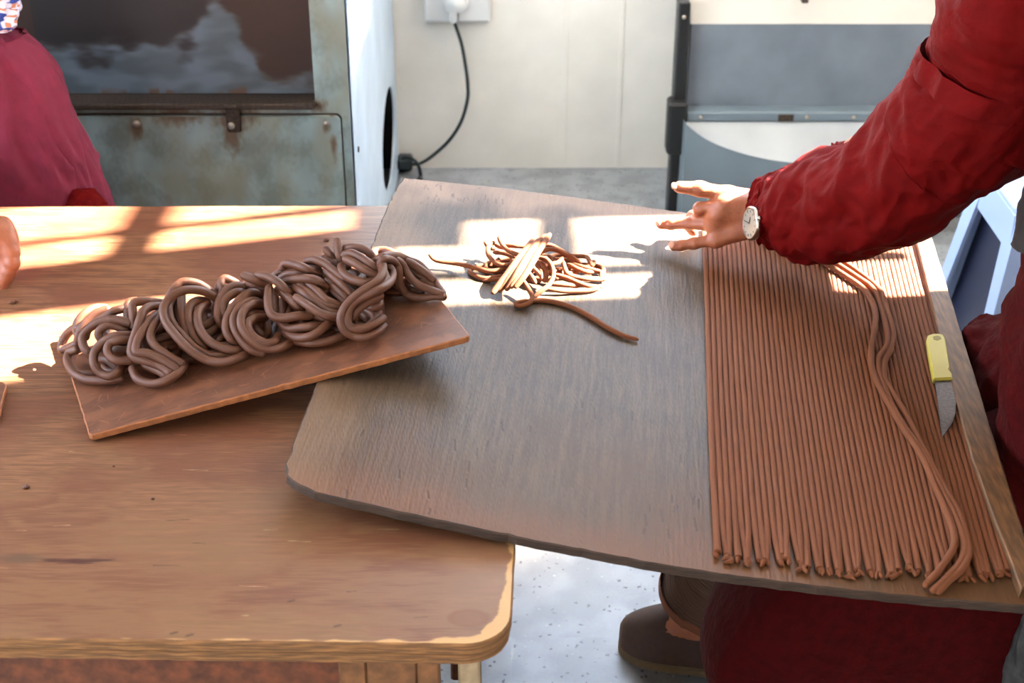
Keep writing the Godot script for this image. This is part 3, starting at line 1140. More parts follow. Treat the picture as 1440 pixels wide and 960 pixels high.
func oven() -> void:
	var z := OVEN_Z
	var t := thing("metal_oven", "old grey blue metal oven with a dark rusty opening and bolted lower panel", "oven", Vector3(-0.8, 0, -3.2))
	var o_tr := at_z(441, 0, z)
	var o_br := at_z(443, 141, z)
	var yb := o_br.y                       # bottom of the opening
	var xr := o_br.x
	var u0 := Vector3(-1.2, 0, 1.0)
	# front sheet round the opening (one mesh with its own mapping)
	var s := MB.new()
	for r in [[xr, OVEN_X - 0.004, 0.0, 1.5], [-1.45, xr, 0.0, yb], [-1.45, xr, 1.05, 1.5], [-1.45, -1.30, yb, 1.05]]:
		var k := s.v.size()
		for c in [[0, 2], [1, 2], [1, 3], [0, 3]]:
			var p := Vector3(r[c[0]], r[c[1]], z)
			s.vert(p, Vector3(0, 0, 1), Vector2((p.x + 1.2) / 0.9, 1.0 - p.y))
		s.tri_i(k, k + 1, k + 2)
		s.tri_i(k, k + 2, k + 3)
	for r in [[Vector3(xr, yb, z), Vector3(xr, 1.05, z), Vector3(1, 0, 0)], [Vector3(-1.3, yb, z), Vector3(xr, yb, z), Vector3(0, 1, 0)], [Vector3(-1.3, 1.05, z), Vector3(xr, 1.05, z), Vector3(0, -1, 0)]]:
		s.quad(r[0], r[1], r[1] - Vector3(0, 0, 0.03), r[0] - Vector3(0, 0, 0.03), -r[2] if r[2].x > 0 else r[2])
	put("front_sheet", s.mesh(), M["oven paint"], t)
	# lip below the opening
	s = MB.new()
	s.box(Vector3((xr - 1.3) / 2.0, yb - 0.006, z - 0.007), Vector3(xr + 1.3, 0.0125, 0.058), 0.003)
	put("opening_lip", s.mesh(), M["rusty iron"], t)
	# chamber: a box open to the front
	s = MB.new()
	var d := z - 0.42
	s.quad(Vector3(-1.3, yb, d), Vector3(xr, yb, d), Vector3(xr, yb, z), Vector3(-1.3, yb, z), Vector3.UP)
	s.quad(Vector3(xr, yb, d), Vector3(xr, 1.05, d), Vector3(xr, 1.05, z), Vector3(xr, yb, z), Vector3.LEFT)
	s.quad(Vector3(-1.3, yb, d), Vector3(-1.3, 1.05, d), Vector3(-1.3, 1.05, z), Vector3(-1.3, yb, z), Vector3.RIGHT)
	s.quad(Vector3(-1.3, 1.05, d), Vector3(xr, 1.05, d), Vector3(xr, 1.05, z), Vector3(-1.3, 1.05, z), Vector3.DOWN)
	put("chamber", s.mesh(), M["oven dark"], t)
	# stained inner plate, standing a little inside the opening
	s = MB.new()
	var bz := z - 0.036
	var x0 := at_z(60, 120, bz).x
	var k2 := 0
	for c in [[-1.3, yb + 0.001, -0.6, 1.0], [xr - 0.002, yb + 0.001, 1.0, 1.0], [xr - 0.002, yb + 0.22, 1.0, 0.0], [-1.3, yb + 0.22, -0.6, 0.0]]:
		s.vert(Vector3(c[0], c[1], bz), Vector3(0, 0, 1), Vector2((c[0] - x0) / (xr - x0), c[3]))
	s.tri_i(k2, 1, 2)
	s.tri_i(k2, 2, 3)
	put("inner_plate", s.mesh(), M["oven inside"], t)
	# lower panel with a rounded corner
	s = MB.new()
	var pt := at_z(478, 163, z + 0.008)
	var c0 := Vector3(pt.x, pt.y, z + 0.008)
	var out := PackedVector3Array()
	out.append_array(rounded(Vector3(-1.3, c0.y, c0.z), c0, Vector3(c0.x, 0.05, c0.z), 0.012))
	out.append(Vector3(c0.x, 0.05, c0.z))
	out.append(Vector3(-1.3, 0.05, c0.z))
	out.append(Vector3(-1.3, c0.y, c0.z))
	s.slab(out, Vector3(0, 0, 1), 0.008, 0.0015, Vector3(-1.2, 1.0, 0), Vector3(0.9, 0, 0), Vector3(0, -1.0, 0))
	var gap := MB.new()
	var wide := PackedVector3Array()
	for q in out:
		wide.append(Vector3(q.x + (0.0028 if q.x > -1.0 else 0.0), q.y + (0.0028 if q.y > 0.3 else 0.0), z + 0.0015))
	gap.slab(wide, Vector3(0, 0, 1), 0.0015, 0.0003, Vector3.ZERO, Vector3.RIGHT, Vector3.UP)
	put("panel_outline", gap.mesh(), M["rusty iron"], t)  # thin dark sheet behind the panel, showing as an outline
	var door := put("lower_panel", s.mesh(), M["oven paint"], t)
	for e in [[192, 174], [459, 174], [52, 174]]:
		bolt(door, at_z(e[0], e[1], z + 0.009), Vector3(0, 0, 1), 0.0045 if e[0] != 459 else 0.0032)
	var tb := at_z(325, 146, z + 0.02)
	var te := at_z(325, 186, z + 0.013)
	s = MB.new()
	s.box(Vector3(tb.x, (tb.y + te.y) / 2.0, z + 0.0125), Vector3(0.027, tb.y - te.y, 0.007), 0.003)
	s.box(Vector3(tb.x, tb.y - 0.004, z + 0.02), Vector3(0.027, 0.009, 0.02), 0.003)
	var clip := put("latch_tab", s.mesh(), M["rusty iron"], t)
	bolt(clip, at_z(325, 177, z + 0.017), Vector3(0, 0, 1), 0.0042)
	# side sheet with an oval hole
	s = MB.new()
	var hc := Vector2(-3.475, 0.19)
	var hr := Vector2(0.19, 0.115)
	var n := 40
	var lim := [z, BACK + 0.004, 0.0, 1.5]
	for i in n:
		var q := []
		for w in [TAU * i / n, TAU * (i + 1) / n]:
			var dir := Vector2(cos(w), sin(w))
			var inner := hc + dir * hr
			var far := 100.0
			if absf(dir.x) > 1e-5:
				far = minf(far, ((lim[0] if dir.x > 0 else lim[1]) - hc.x) / dir.x)
			if absf(dir.y) > 1e-5:
				far = minf(far, ((lim[3] if dir.y > 0 else lim[2]) - hc.y) / dir.y)
			q.append_array([inner, hc + dir * far])
		for x in [OVEN_X, OVEN_X - 0.004]:
			s.quad(Vector3(x, q[0].y, q[0].x), Vector3(x, q[1].y, q[1].x), Vector3(x, q[3].y, q[3].x), Vector3(x, q[2].y, q[2].x), Vector3(1 if x == OVEN_X else -1, 0, 0))
		s.quad(Vector3(OVEN_X, q[0].y, q[0].x), Vector3(OVEN_X, q[2].y, q[2].x), Vector3(OVEN_X - 0.004, q[2].y, q[2].x), Vector3(OVEN_X - 0.004, q[0].y, q[0].x), Vector3(0, hc.y - q[0].y, hc.x - q[0].x))
	for cz in [lim[0], lim[1]]:              # corners that the rays leave open
		for cy in [lim[2], lim[3]]:
			var best := []
			var wc := Vector2(cz - hc.x, cy - hc.y).angle()
			var w0 := floorf(fposmod(wc, TAU) / (TAU / n)) * TAU / n
			for w in [w0, w0 + TAU / n]:
				var dir := Vector2(cos(w), sin(w))
				var far := 100.0
				if absf(dir.x) > 1e-5:
					far = minf(far, ((lim[0] if dir.x > 0 else lim[1]) - hc.x) / dir.x)
				if absf(dir.y) > 1e-5:
					far = minf(far, ((lim[3] if dir.y > 0 else lim[2]) - hc.y) / dir.y)
				best.append(hc + dir * far)
			s.tri(Vector3(OVEN_X, best[0].y, best[0].x), Vector3(OVEN_X, best[1].y, best[1].x), Vector3(OVEN_X, cy, cz), Vector3(1, 0, 0))
	var side := put("side_sheet", s.mesh(), M["oven side daylit"], t)
	side.set_meta("label", "side sheet with an oval hole, bluish daylight painted into its colour")
	s = MB.new()
	s.lathe(Vector3(OVEN_X + 0.001, 0.44, -2.76), Vector3(1, 0, 0), PackedVector2Array([Vector2(0.006, 0), Vector2(0.006, 0.002), Vector2(0, 0.003)]), 12)
	put("screw", s.mesh(), M["black plastic"], side)
	s = MB.new()
	var rod := PackedVector3Array([Vector3(OVEN_X - 0.03, 0.16, -3.38), Vector3(OVEN_X - 0.03, 0.2, -3.42), Vector3(OVEN_X - 0.03, 0.24, -3.47)])
	s.tube(smooth(rod, 0.02), bumpy(smooth(rod, 0.02).size(), 0.008, 0), 8)
	put("inner_handle", s.mesh(), M["bolt metal"], t)
	add_box(t, "back_sheet", Vector3(-1.45, 0, BACK + 0.004), Vector3(OVEN_X - 0.005, 1.5, BACK + 0.01), M["oven dark"], 0.0)
	add_box(t, "roof_sheet", Vector3(-1.45, 1.5, BACK + 0.004), Vector3(OVEN_X, 1.506, z), M["oven side daylit"], 0.0)
	add_box(t, "side_sheet", Vector3(-1.45, 0, BACK + 0.01), Vector3(-1.444, 1.5, z - 0.001), M["oven side daylit"], 0.0)

func socket() -> void:
	var a := at_z(598, 27, BACK)
	var b := at_z(690, 27, BACK)
	var t := thing("wall_socket", "white double wall socket box above the floor on the cream wall", "socket", Vector3((a.x + b.x) / 2.0, a.y, BACK))
	add_box(t, "back_box", Vector3(a.x, a.y, BACK + 0.001), Vector3(b.x, a.y + 0.088, BACK + 0.034), M["white plastic"], 0.006)
	add_box(t, "face_plate", Vector3(a.x + 0.085, a.y + 0.006, BACK + 0.034), Vector3(b.x - 0.004, a.y + 0.082, BACK + 0.038), M["white plastic"], 0.002)
	add_box(t, "face_plate", Vector3(a.x + 0.004, a.y + 0.006, BACK + 0.034), Vector3(a.x + 0.083, a.y + 0.082, BACK + 0.038), M["white plastic"], 0.002)
	var p := at_z(640, 6, BACK + 0.07)
	t = thing("power_plug", "white power plug pushed into the wall socket", "plug", p)
	var m := MB.new()
	m.lathe(p - Vector3(0, 0, 0.032), Vector3(0, 0, 1), PackedVector2Array([Vector2(0.024, 0), Vector2(0.026, 0.01), Vector2(0.025, 0.03), Vector2(0.018, 0.042), Vector2(0, 0.046)]), 20, Vector2(1.25, 0.95))
	put("plug_body", m.mesh(), M["white plastic"], t)
	m = MB.new()
	var g := smooth(PackedVector3Array([p + Vector3(-0.002, -0.008, 0.0), p + Vector3(-0.006, -0.03, 0.0), p + Vector3(-0.006, -0.043, -0.002)]), 0.006)
	m.tube(g, bumpy(g.size(), 0.0085, 0), 10)
	put("cable_grip", m.mesh(), M["white plastic"], t)
	m = MB.new()
	var pts := PackedVector3Array()
	for e in [[637, 24, 0.066], [642, 40, 0.06], [649, 62, 0.05], [655, 95, 0.035], [658, 122, 0.03], [657, 142, 0.03], [648, 172, 0.03], [632, 197, 0.03], [614, 214, 0.03], [598, 226, 0.035], [585, 231, 0.04], [572, 229, 0.045], [566, 222, 0.05], [574, 221, 0.06], [584, 226, 0.07], [590, 236, 0.07], [592, 250, 0.07], [592, 262, 0.075]]:
		pts.append(at_z(e[0], e[1], BACK + e[2]))
	var last := pts[pts.size() - 1]
	pts.append(Vector3(last.x + 0.0, 0.012, last.z + 0.02))
	pts.append(Vector3(last.x - 0.02, 0.006, last.z + 0.1))
	pts = smooth(pts, 0.012)
	m.tube(pts, bumpy(pts.size(), 0.0046, 0), 8)
	tag(put("power_cable", m.mesh(), M["cable rubber"]), "dark cable hanging in a loop from the plug beside the oven", "cable")
	m = MB.new()
	m.box(at_z(570, 228, BACK + 0.03), Vector3(0.04, 0.035, 0.05), 0.006)
	tag(put("cable_coupling", m.mesh(), M["cable rubber"]), "small dark cable coupling low on the wall beside the oven", "coupling")

func machine() -> void:
	var z := -3.42
	var t := thing("grey_machine", "grey metal machine with a black post and a curved front plate", "machine", Vector3(0.9, 0, -3.5))
	var a := at_z(973, 4, z)
	var b := at_z(973, 33, z)
	var c := at_z(966, 157, z)
	var xr := 1.36
	# body behind
	add_box(t, "housing", Vector3(a.x, 0.0, BACK + 0.02), Vector3(xr, b.y, z), M["machine grey"], 0.004)
	# pale sloping lid on top
	var s := MB.new()
	s.quad(Vector3(a.x, b.y, z + 0.004), Vector3(xr, b.y, z + 0.004), Vector3(xr, a.y + 0.03, z - 0.06), Vector3(a.x, a.y + 0.03, z - 0.06), Vector3(0, 1, 1))
	s.quad(Vector3(a.x, a.y + 0.03, z - 0.06), Vector3(xr, a.y + 0.03, z - 0.06), Vector3(xr, a.y + 0.03, BACK + 0.02), Vector3(a.x, a.y + 0.03, BACK + 0.02), Vector3.UP)
	for x in [a.x, xr]:
		s.quad(Vector3(x, b.y, z + 0.004), Vector3(x, a.y + 0.03, z - 0.06), Vector3(x, a.y + 0.03, BACK + 0.02), Vector3(x, b.y, BACK + 0.02), Vector3(-1 if x == a.x else 1, 0, 0))
	put("lid", s.mesh(), M["machine cream"], t)
	add_box(t, "lid_catch", at_z(1126, -4, z - 0.02), at_z(1137, 5, z + 0.0), M["rusty iron"], 0.002)
	# front sheet
	var ct := Vector3(xr, b.y, z + 0.004)
	add_box(t, "front_sheet", Vector3(a.x, c.y, z), ct, M["machine grey"], 0.002)
	# ledge with bolts
	var l0 := at_z(966, 158, z + 0.05)
	var l1 := at_z(966, 171, z + 0.05)
	var ledge := add_box(t, "ledge", Vector3(l0.x, l1.y, z - 0.01), Vector3(xr, l0.y, z + 0.05), M["machine blue"], 0.003)
	for x in [985, 1135, 1200]:
		var p := at_z(x, 165, z + 0.05)
		bolt(ledge, p, Vector3(0, 0, 1), 0.003)
	add_box(ledge, "rust_patch", at_z(1095, 161, z + 0.052), at_z(1115, 170, z + 0.049), M["rusty iron"], 0.001)
	# curved front plate and the pale trough behind it
	var f := -3.3
	var top := PackedVector3Array()
	for e in [[965, 174], [975, 183], [990, 194], [1010, 204], [1035, 213], [1065, 221], [1100, 227], [1140, 231], [1190, 233], [1250, 232], [1310, 226]]:
		top.append(at_z(e[0], e[1], f))
	top = smooth(top, 0.02)
	var rows := [PackedVector3Array(), PackedVector3Array()]
	var back := [PackedVector3Array(), PackedVector3Array()]
	s = MB.new()
	for p in top:
		rows[0].append(p)
		rows[1].append(Vector3(p.x, 0.0, f))
		back[0].append(p)
		back[1].append(Vector3(p.x, l1.y - 0.002, z + 0.045))
	s.sheet(rows, false, Vector3(0, 0, 1))
	var left := top[0].x
	s.quad(Vector3(left, 0, f), Vector3(left, top[0].y, f), Vector3(left, l1.y, z), Vector3(left, 0, z), Vector3.LEFT)
	put("curved_plate", s.mesh(), M["machine blue"], t)
	s = MB.new()
	s.sheet(back, false, Vector3(0, 1, 0.3))
	put("trough", s.mesh(), M["machine pale"], t)
	# black post at the left end
	var p0 := at_z(955, 3, z + 0.03)
	var p1 := at_z(973, 3, z + 0.03)
	var k0 := at_z(941, 146, z + 0.06)
	var k1 := at_z(964, 219, z + 0.06)
	var post := add_box(t, "post", Vector3(p0.x, 0.0, z - 0.03), Vector3(p1.x - 0.002, p0.y, z + 0.03), M["black plastic"], 0.004)
	bolt(post, at_z(962, 24, z + 0.03), Vector3(0, 0, 1), 0.003)
	add_box(t, "motor_box", Vector3(k0.x, k1.y, z + 0.0), Vector3(k1.x, k0.y, z + 0.06), M["black plastic"], 0.006)

func stool() -> void:
	var t := thing("plastic_stool", "pale blue plastic stool half hidden behind the worker in red", "stool", Vector3(0.98, 0, -2.5))
	var c := Vector3(1.012, 0, -2.52)
	var m := MB.new()
	var top := PackedVector3Array()
	for q in [Vector2(-1, -1), Vector2(1, -1), Vector2(1, 1), Vector2(-1, 1)]:
		top.append(c + Vector3(q.x * 0.13, 0.47, q.y * 0.13))
	var o := PackedVector3Array()
	for i in 4:
		o.append_array(rounded(top[(i + 3) % 4], top[i], top[(i + 1) % 4], 0.03))
	m.slab(o, Vector3.UP, 0.02, 0.005, c, Vector3.RIGHT, Vector3.BACK)
	put("seat", m.mesh(), M["stool blue"], t)
	for sx in [-1, 1]:
		for sz in [-1, 1]:
			m = MB.new()
			var rows := []
			for k in 2:
				var e: float = [0.125, 0.185][k]
				var y: float = [0.455, 0.0][k]
				var w: float = [0.055, 0.03][k]
				var p := c + Vector3(sx * e, y, sz * e)
				rows.append(PackedVector3Array([p, p - Vector3(sx * w, 0, 0), p - Vector3(sx * w, 0, sz * 0.008), p - Vector3(sx * 0.008, 0, sz * 0.008), p - Vector3(sx * 0.008, 0, sz * w), p - Vector3(0, 0, sz * w)]))
			for j in 6:
				var a: Vector3 = rows[0][j]
				var b: Vector3 = rows[0][(j + 1) % 6]
				m.quad(a, b, rows[1][(j + 1) % 6], rows[1][j], (a + b) / 2.0 - c - Vector3(sx * 0.11, 0.4, sz * 0.11))
			put("leg", m.mesh(), M["stool blue"], t)
	for s in 4:
		m = MB.new()
		var dir := Vector3(0, 0, 1).rotated(Vector3.UP, s * PI / 2.0)
		var sd := dir.cross(Vector3.UP)
		m.box(c + dir * 0.128 + Vector3(0, 0.42, 0), Vector3(0.24, 0.075, 0.006) if s % 2 == 0 else Vector3(0.006, 0.075, 0.24), 0.002)
		put("skirt", m.mesh(), M["stool blue"], t)
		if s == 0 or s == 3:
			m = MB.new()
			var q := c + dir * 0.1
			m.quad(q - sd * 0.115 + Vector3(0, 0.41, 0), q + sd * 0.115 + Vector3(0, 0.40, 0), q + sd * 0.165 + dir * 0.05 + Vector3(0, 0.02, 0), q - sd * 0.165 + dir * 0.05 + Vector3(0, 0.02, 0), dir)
			put("shade_panel", m.mesh(), M["stool shade"], t)  # dark sheet whose colour stands in for shade inside the stool

# ---------------------------------------------------------------- clay ropes
func ease_line(xs: Array, x: float) -> float:
	for i in xs.size() - 1:
		if x <= xs[i + 1][0]:
			return lerpf(xs[i][1], xs[i + 1][1], clampf((x - xs[i][0]) / (xs[i + 1][0] - xs[i][0]), 0, 1))
	return xs[xs.size() - 1][1]

const TRAY_FRONT := [[80, 500], [92, 512], [110, 536], [165, 540], [200, 544], [258, 531], [300, 514], [350, 502], [400, 488], [430, 491], [480, 479], [540, 471], [556, 440], [570, 424], [625, 424]]
const ROPE_R := 0.0056

# one strand on the tray: picked out in a frame that starts at (ox, oy) and is s times as fine
func strand(t: Node3D, ox: float, oy: float, s: float, pts: Array, r := ROPE_R, lift := 0.0) -> void:
	var w := PackedVector3Array()
	for p in pts:
		var x: float = ox + p[0] / s
		var y: float = oy + p[1] / s
		var h := maxf(0.0, ease_line(TRAY_FRONT, x) - y - 5.0) * 0.00052
		w.append(on_tray(x, y, r + maxf(0.0, h + (p[2] - 1.0) * 0.0075 + lift)))
	w = smooth(w, 0.004)
	var m := MB.new()
	m.tube(w, bumpy(w.size(), r, 0.05), 12)
	put("strand", m.mesh(), M["clay"], t)

# loops that lie inside a hank and hold it up
func inner_loops(t: Node3D, x0: float, x1: float, k: int, seed_of: int) -> void:
	rng.seed = seed_of
	var xc := (x0 + x1) / 2.0
	var yf := ease_line(TRAY_FRONT, xc)
	var a := on_tray(x0, ease_line(TRAY_FRONT, x0) - 6.0)
	var b := on_tray(x1, ease_line(TRAY_FRONT, x1) - 6.0)
	var e1 := (b - a).normalized()
	var e2 := tray_n.cross(e1).normalized()
	if e2.z > 0:
		e2 = -e2
	var half := a.distance_to(b) * 0.46
	for i in k:
		var w := PackedVector3Array()
		var c := on_tray(xc, yf) + e2 * (0.062 + 0.006 * i)
		var ra := half * rng.randf_range(0.75, 1.0)
		var rb := 0.045 - 0.003 * i
		var off := rng.randf() * TAU
		for j in 15:
			var q := off + TAU * 1.15 * j / 14.0
			var f := rng.randf_range(0.86, 1.08)
			w.append(c + e1 * cos(q) * ra * f + e2 * sin(q) * rb * f + tray_n * (ROPE_R + i * 0.0092 + rng.randf_range(0, 0.004)))
		w = smooth(w, 0.006)
		var m := MB.new()
		m.tube(w, bumpy(w.size(), ROPE_R, 0.05), 10)
		put("strand", m.mesh(), M["clay"], t)

func hank(label: String, x: float) -> Node3D:
	var base := on_tray(x, ease_line(TRAY_FRONT, x) - 30.0)
	return thing("rope_hank", label, "clay ropes", base, "hanks of clay rope on the small tray")

func tray_ropes() -> void:
	var A := [75.0, 420.0, 7.383]
	var t := hank("tangled hank of thin brown clay rope loops at the left end of the small tray", 135)
	var add := func(f: Array, pts: Array, lift := 0.0) -> void: strand(t, f[0], f[1], f[2], pts, ROPE_R, lift)
	add.call(A, [[280, 300, 1], [205, 315, 1], [140, 370, 1], [92, 455, 1], [85, 525, 1], [140, 515, 0.6], [230, 475, 0.4], [290, 430, 0]])
	add.call(A, [[540, 95, 0], [430, 98, 0.6], [330, 150, 1], [265, 225, 1], [240, 290, 1], [250, 360, 0.6]])
	add.call(A, [[560, 108, 1], [470, 140, 1.2], [385, 205, 1.2], [320, 270, 1.2], [275, 345, 1], [255, 430, 0.5]])
	add.call(A, [[740, 100, 1], [640, 125, 1.6], [560, 172, 1.6], [460, 232, 1.5], [360, 318, 1], [330, 400, 0.3]])
	add.call(A, [[790, 250, 1.4], [640, 215, 2], [500, 232, 2.2], [380, 300, 2.2], [305, 390, 2.2], [312, 485, 2], [360, 555, 1.8], [420, 605, 1]])
	add.call(A, [[740, 325, 1], [640, 280, 1.6], [545, 280, 2], [472, 345, 2], [490, 410, 1.6], [560, 445, 0.8]])
	add.call(A, [[820, 382, 1.6], [680, 380, 2.6], [560, 420, 2.8], [455, 510, 2.8], [418, 600, 2.8], [432, 700, 2.6], [490, 768, 2.2], [580, 800, 2], [665, 762, 1.8], [715, 680, 1]])
	add.call(A, [[810, 432, 1.6], [700, 425, 2.6], [600, 452, 2.8], [560, 525, 2.8], [590, 598, 2.6], [662, 640, 2.4], [790, 640, 1.8]])
	add.call(A, [[800, 540, 0.8], [700, 532, 1.2], [610, 515, 1], [540, 480, 0]])
	add.call(A, [[240, 530, 0.6], [165, 560, 1.2], [145, 630, 1.6], [170, 710, 1.8], [232, 785, 1.8], [335, 835, 1.6], [455, 848, 1.5], [560, 850, 1.4], [700, 825, 1]])
	add.call(A, [[210, 720, 0.6], [260, 765, 1], [350, 785, 1], [460, 780, 0.6]])
	add.call(A, [[450, 620, 0.6], [560, 632, 1], [640, 690, 0.8], [700, 760, 0.6]])
	inner_loops(t, 100, 190, 4, 101)

	var B := [170.0, 410.0, 6.858]
	t = hank("sharply bent hank of clay ropes with a loose loop below, beside the left tangle", 220)
	add = func(f: Array, pts: Array, lift := 0.0) -> void: strand(t, f[0], f[1], f[2], pts, ROPE_R, lift)
	add.call(B, [[420, 115, 0.4], [290, 97, 1], [170, 96, 1.6], [115, 130, 1.8], [118, 230, 1.6], [125, 330, 1]])
	add.call(B, [[150, 92, 0.6], [92, 98, 0.8], [62, 150, 1], [70, 240, 0.8], [95, 320, 0.4]])
	add.call(B, [[400, 140, 1], [300, 140, 1.8], [222, 180, 2.4], [188, 262, 2.6], [150, 380, 2.6], [112, 490, 2.6], [98, 590, 2.6], [145, 640, 2.4], [240, 668, 2.2], [345, 705, 2], [425, 745, 2], [468, 785, 2]])
	add.call(B, [[385, 205, 1], [305, 250, 2], [232, 340, 2.4], [180, 430, 2.6], [145, 525, 2.8], [152, 582, 2.8], [240, 592, 2.6], [350, 630, 2.4], [452, 685, 2.2], [530, 740, 2]])
	add.call(B, [[365, 230, 1.6], [312, 330, 2.2], [284, 420, 2.4], [312, 500, 2.4], [400, 580, 2.2], [495, 640, 2], [590, 692, 1.8]])
	add.call(B, [[285, 330, 1], [238, 420, 1.4], [242, 500, 1.4], [300, 575, 1]])
	add.call(B, [[240, 705, 1], [330, 745, 1.4], [395, 780, 1.6], [425, 805, 1.6]])
	add.call(B, [[115, 740, 1.4], [142, 820, 1.6], [215, 868, 1.6], [325, 884, 1.6], [432, 860, 1.8], [530, 802, 2], [592, 740, 1.6], [610, 690, 1]])
	add.call(B, [[320, 470, 0], [430, 492, 0.4], [520, 480, 0]])
	add.call(B, [[360, 540, 0.2], [440, 545, 0.6], [520, 530, 0.2]])
	inner_loops(t, 190, 262, 4, 102)

	var C := [220.0, 380.0, 6.857]
	t = hank("big open hank of clay ropes in wide sweeping loops, left of the tight round coil", 290)
	add = func(f: Array, pts: Array, lift := 0.0) -> void: strand(t, f[0], f[1], f[2], pts, ROPE_R, lift)
	add.call(C, [[600, 262, 0], [500, 190, 0.6], [405, 132, 1], [300, 110, 1.2], [228, 122, 1.2], [168, 180, 1.2], [122, 262, 1], [100, 340, 0.4]])
	add.call(C, [[590, 282, 0.6], [500, 222, 1.4], [400, 190, 2], [280, 190, 2.4], [172, 232, 2.6], [94, 310, 2.6], [64, 390, 2.6], [92, 500, 2.6], [162, 600, 2.6], [262, 710, 2.4], [372, 800, 2.2], [500, 868, 2], [640, 882, 2], [780, 850, 2], [885, 800, 1.4]])
	add.call(C, [[150, 270, 1], [116, 360, 1.6], [134, 470, 1.8], [192, 560, 1.8], [282, 660, 1.8], [372, 750, 1.8], [480, 808, 1.6], [600, 824, 1.6], [750, 818, 1]])
	add.call(C, [[240, 225, 0.6], [242, 340, 1.2], [252, 460, 1.4], [282, 580, 1.4], [350, 715, 1]])
	add.call(C, [[185, 280, 0], [192, 400, 0.6], [212, 500, 0.6], [240, 590, 0.2]])
	add.call(C, [[490, 300, 0.4], [402, 290, 1], [332, 332, 1.4], [306, 430, 1.6], [332, 560, 1.6], [392, 680, 1.5], [490, 750, 1]])
	add.call(C, [[490, 320, 0.6], [412, 380, 1.6], [396, 480, 1.9], [432, 590, 2], [520, 690, 2], [640, 748, 2], [760, 770, 1.9], [870, 758, 1.2]])
	add.call(C, [[455, 380, 0.2], [445, 480, 0.6], [480, 580, 0.4]])
	add.call(C, [[610, 480, 0], [545, 560, 0.4], [490, 640, 0]])
	add.call(C, [[650, 610, 0], [590, 690, 0.4], [560, 720, 0]])
	add.call(C, [[590, 745, 0.8], [700, 722, 1.2], [800, 732, 1]])
	inner_loops(t, 245, 345, 4, 103)

	var D := [300.0, 380.0, 7.383]
	t = hank("tight round coil of clay ropes wound like a nest in the middle of the tray", 360)
	add = func(f: Array, pts: Array, lift := 0.0) -> void: strand(t, f[0], f[1], f[2], pts, ROPE_R, lift)
	add.call(D, [[240, 140, 0], [172, 102, 0.8], [112, 84, 1], [78, 132, 1], [98, 210, 0.8], [90, 290, 0.2]])
	add.call(D, [[58, 160, 0.2], [52, 195, 0.4], [80, 240, 0]])
	add.call(D, [[360, 215, 0.4], [282, 162, 1], [202, 166, 1.4], [132, 212, 1.6], [72, 300, 1.6], [46, 400, 1.6], [52, 500, 1.4], [100, 570, 0.8]])
	add.call(D, [[345, 240, 0.4], [252, 226, 1.4], [162, 270, 1.6], [102, 352, 1.6], [112, 450, 1.4], [150, 500, 0.6]])
	add.call(D, [[480, 258, 0.6], [392, 230, 1.6], [302, 280, 2.2], [202, 390, 2.3], [142, 500, 2.3], [132, 620, 2.2], [182, 710, 2], [270, 772, 1.2]])
	add.call(D, [[530, 360, 1], [422, 316, 2], [332, 342, 2.4], [252, 412, 2.6], [212, 500, 2.6], [222, 600, 2.6], [282, 710, 2.4], [382, 815, 2.2], [510, 858, 1.6]])
	add.call(D, [[540, 372, 1.2], [432, 346, 2.4], [342, 390, 3], [292, 480, 3.2], [292, 580, 3.2], [352, 680, 3], [452, 770, 2.6], [580, 814, 2.2], [700, 805, 2], [795, 755, 1.4]])
	add.call(D, [[515, 452, 1], [432, 450, 2], [362, 480, 2.4], [325, 530, 2.2], [330, 590, 1.4]])
	add.call(D, [[525, 480, 1], [432, 490, 2.4], [362, 550, 3], [372, 630, 3], [442, 710, 2.8], [540, 754, 2.6], [630, 740, 2.4], [675, 680, 1.4]])
	add.call(D, [[480, 530, 0.6], [425, 595, 1.4], [475, 650, 1.4], [495, 690, 1]])
	add.call(D, [[555, 570, 0.4], [562, 650, 1], [515, 698, 0.8]])
	inner_loops(t, 320, 405, 4, 104)

	var F := [330.0, 340.0, 6.0]
	t = hank("messy heap of crossed clay ropes just right of the tight round coil", 430)
	add = func(f: Array, pts: Array, lift := 0.0) -> void: strand(t, f[0], f[1], f[2], pts, ROPE_R, lift)
	add.call(F, [[78, 284, 2.4], [170, 320, 2.4], [290, 358, 1.6]])
	add.call(F, [[190, 285, 2.4], [262, 290, 2.8], [352, 332, 3], [420, 390, 2.8], [465, 440, 2]])
	add.call(F, [[112, 350, 1], [172, 372, 1], [262, 385, 0.6]])
	add.call(F, [[130, 388, 0.6], [200, 412, 0.8], [280, 420, 0.4]])
	add.call(F, [[292, 392, 2.6], [282, 480, 3], [292, 570, 3], [332, 628, 3], [432, 640, 3], [532, 622, 2.8], [640, 622, 2]])
	add.call(F, [[362, 400, 2], [440, 460, 2.4], [512, 522, 2.4], [580, 570, 1.6]])
	add.call(F, [[330, 430, 0.6], [352, 520, 1], [350, 600, 0.8]])
	add.call(F, [[405, 490, 1], [412, 560, 1.4], [402, 630, 1]])
	add.call(F, [[475, 550, 0.8], [462, 620, 1.2], [452, 700, 0.8]])
	add.call(F, [[380, 670, 1.6], [450, 728, 2], [560, 722, 2.2], [660, 712, 2.2], [750, 712, 1.4]])
	add.call(F, [[430, 765, 1.6], [522, 808, 2], [622, 800, 2.3], [702, 762, 2.4], [790, 692, 2]])
	add.call(F, [[520, 835, 1.2], [640, 852, 1.6], [760, 840, 1.6], [852, 812, 1.5], [925, 785, 1]])
	add.call(F, [[545, 655, 1], [582, 692, 1.2], [605, 770, 0.8]])
	add.call(F, [[680, 815, 0.8], [760, 800, 0.8], [820, 770, 0.4]])
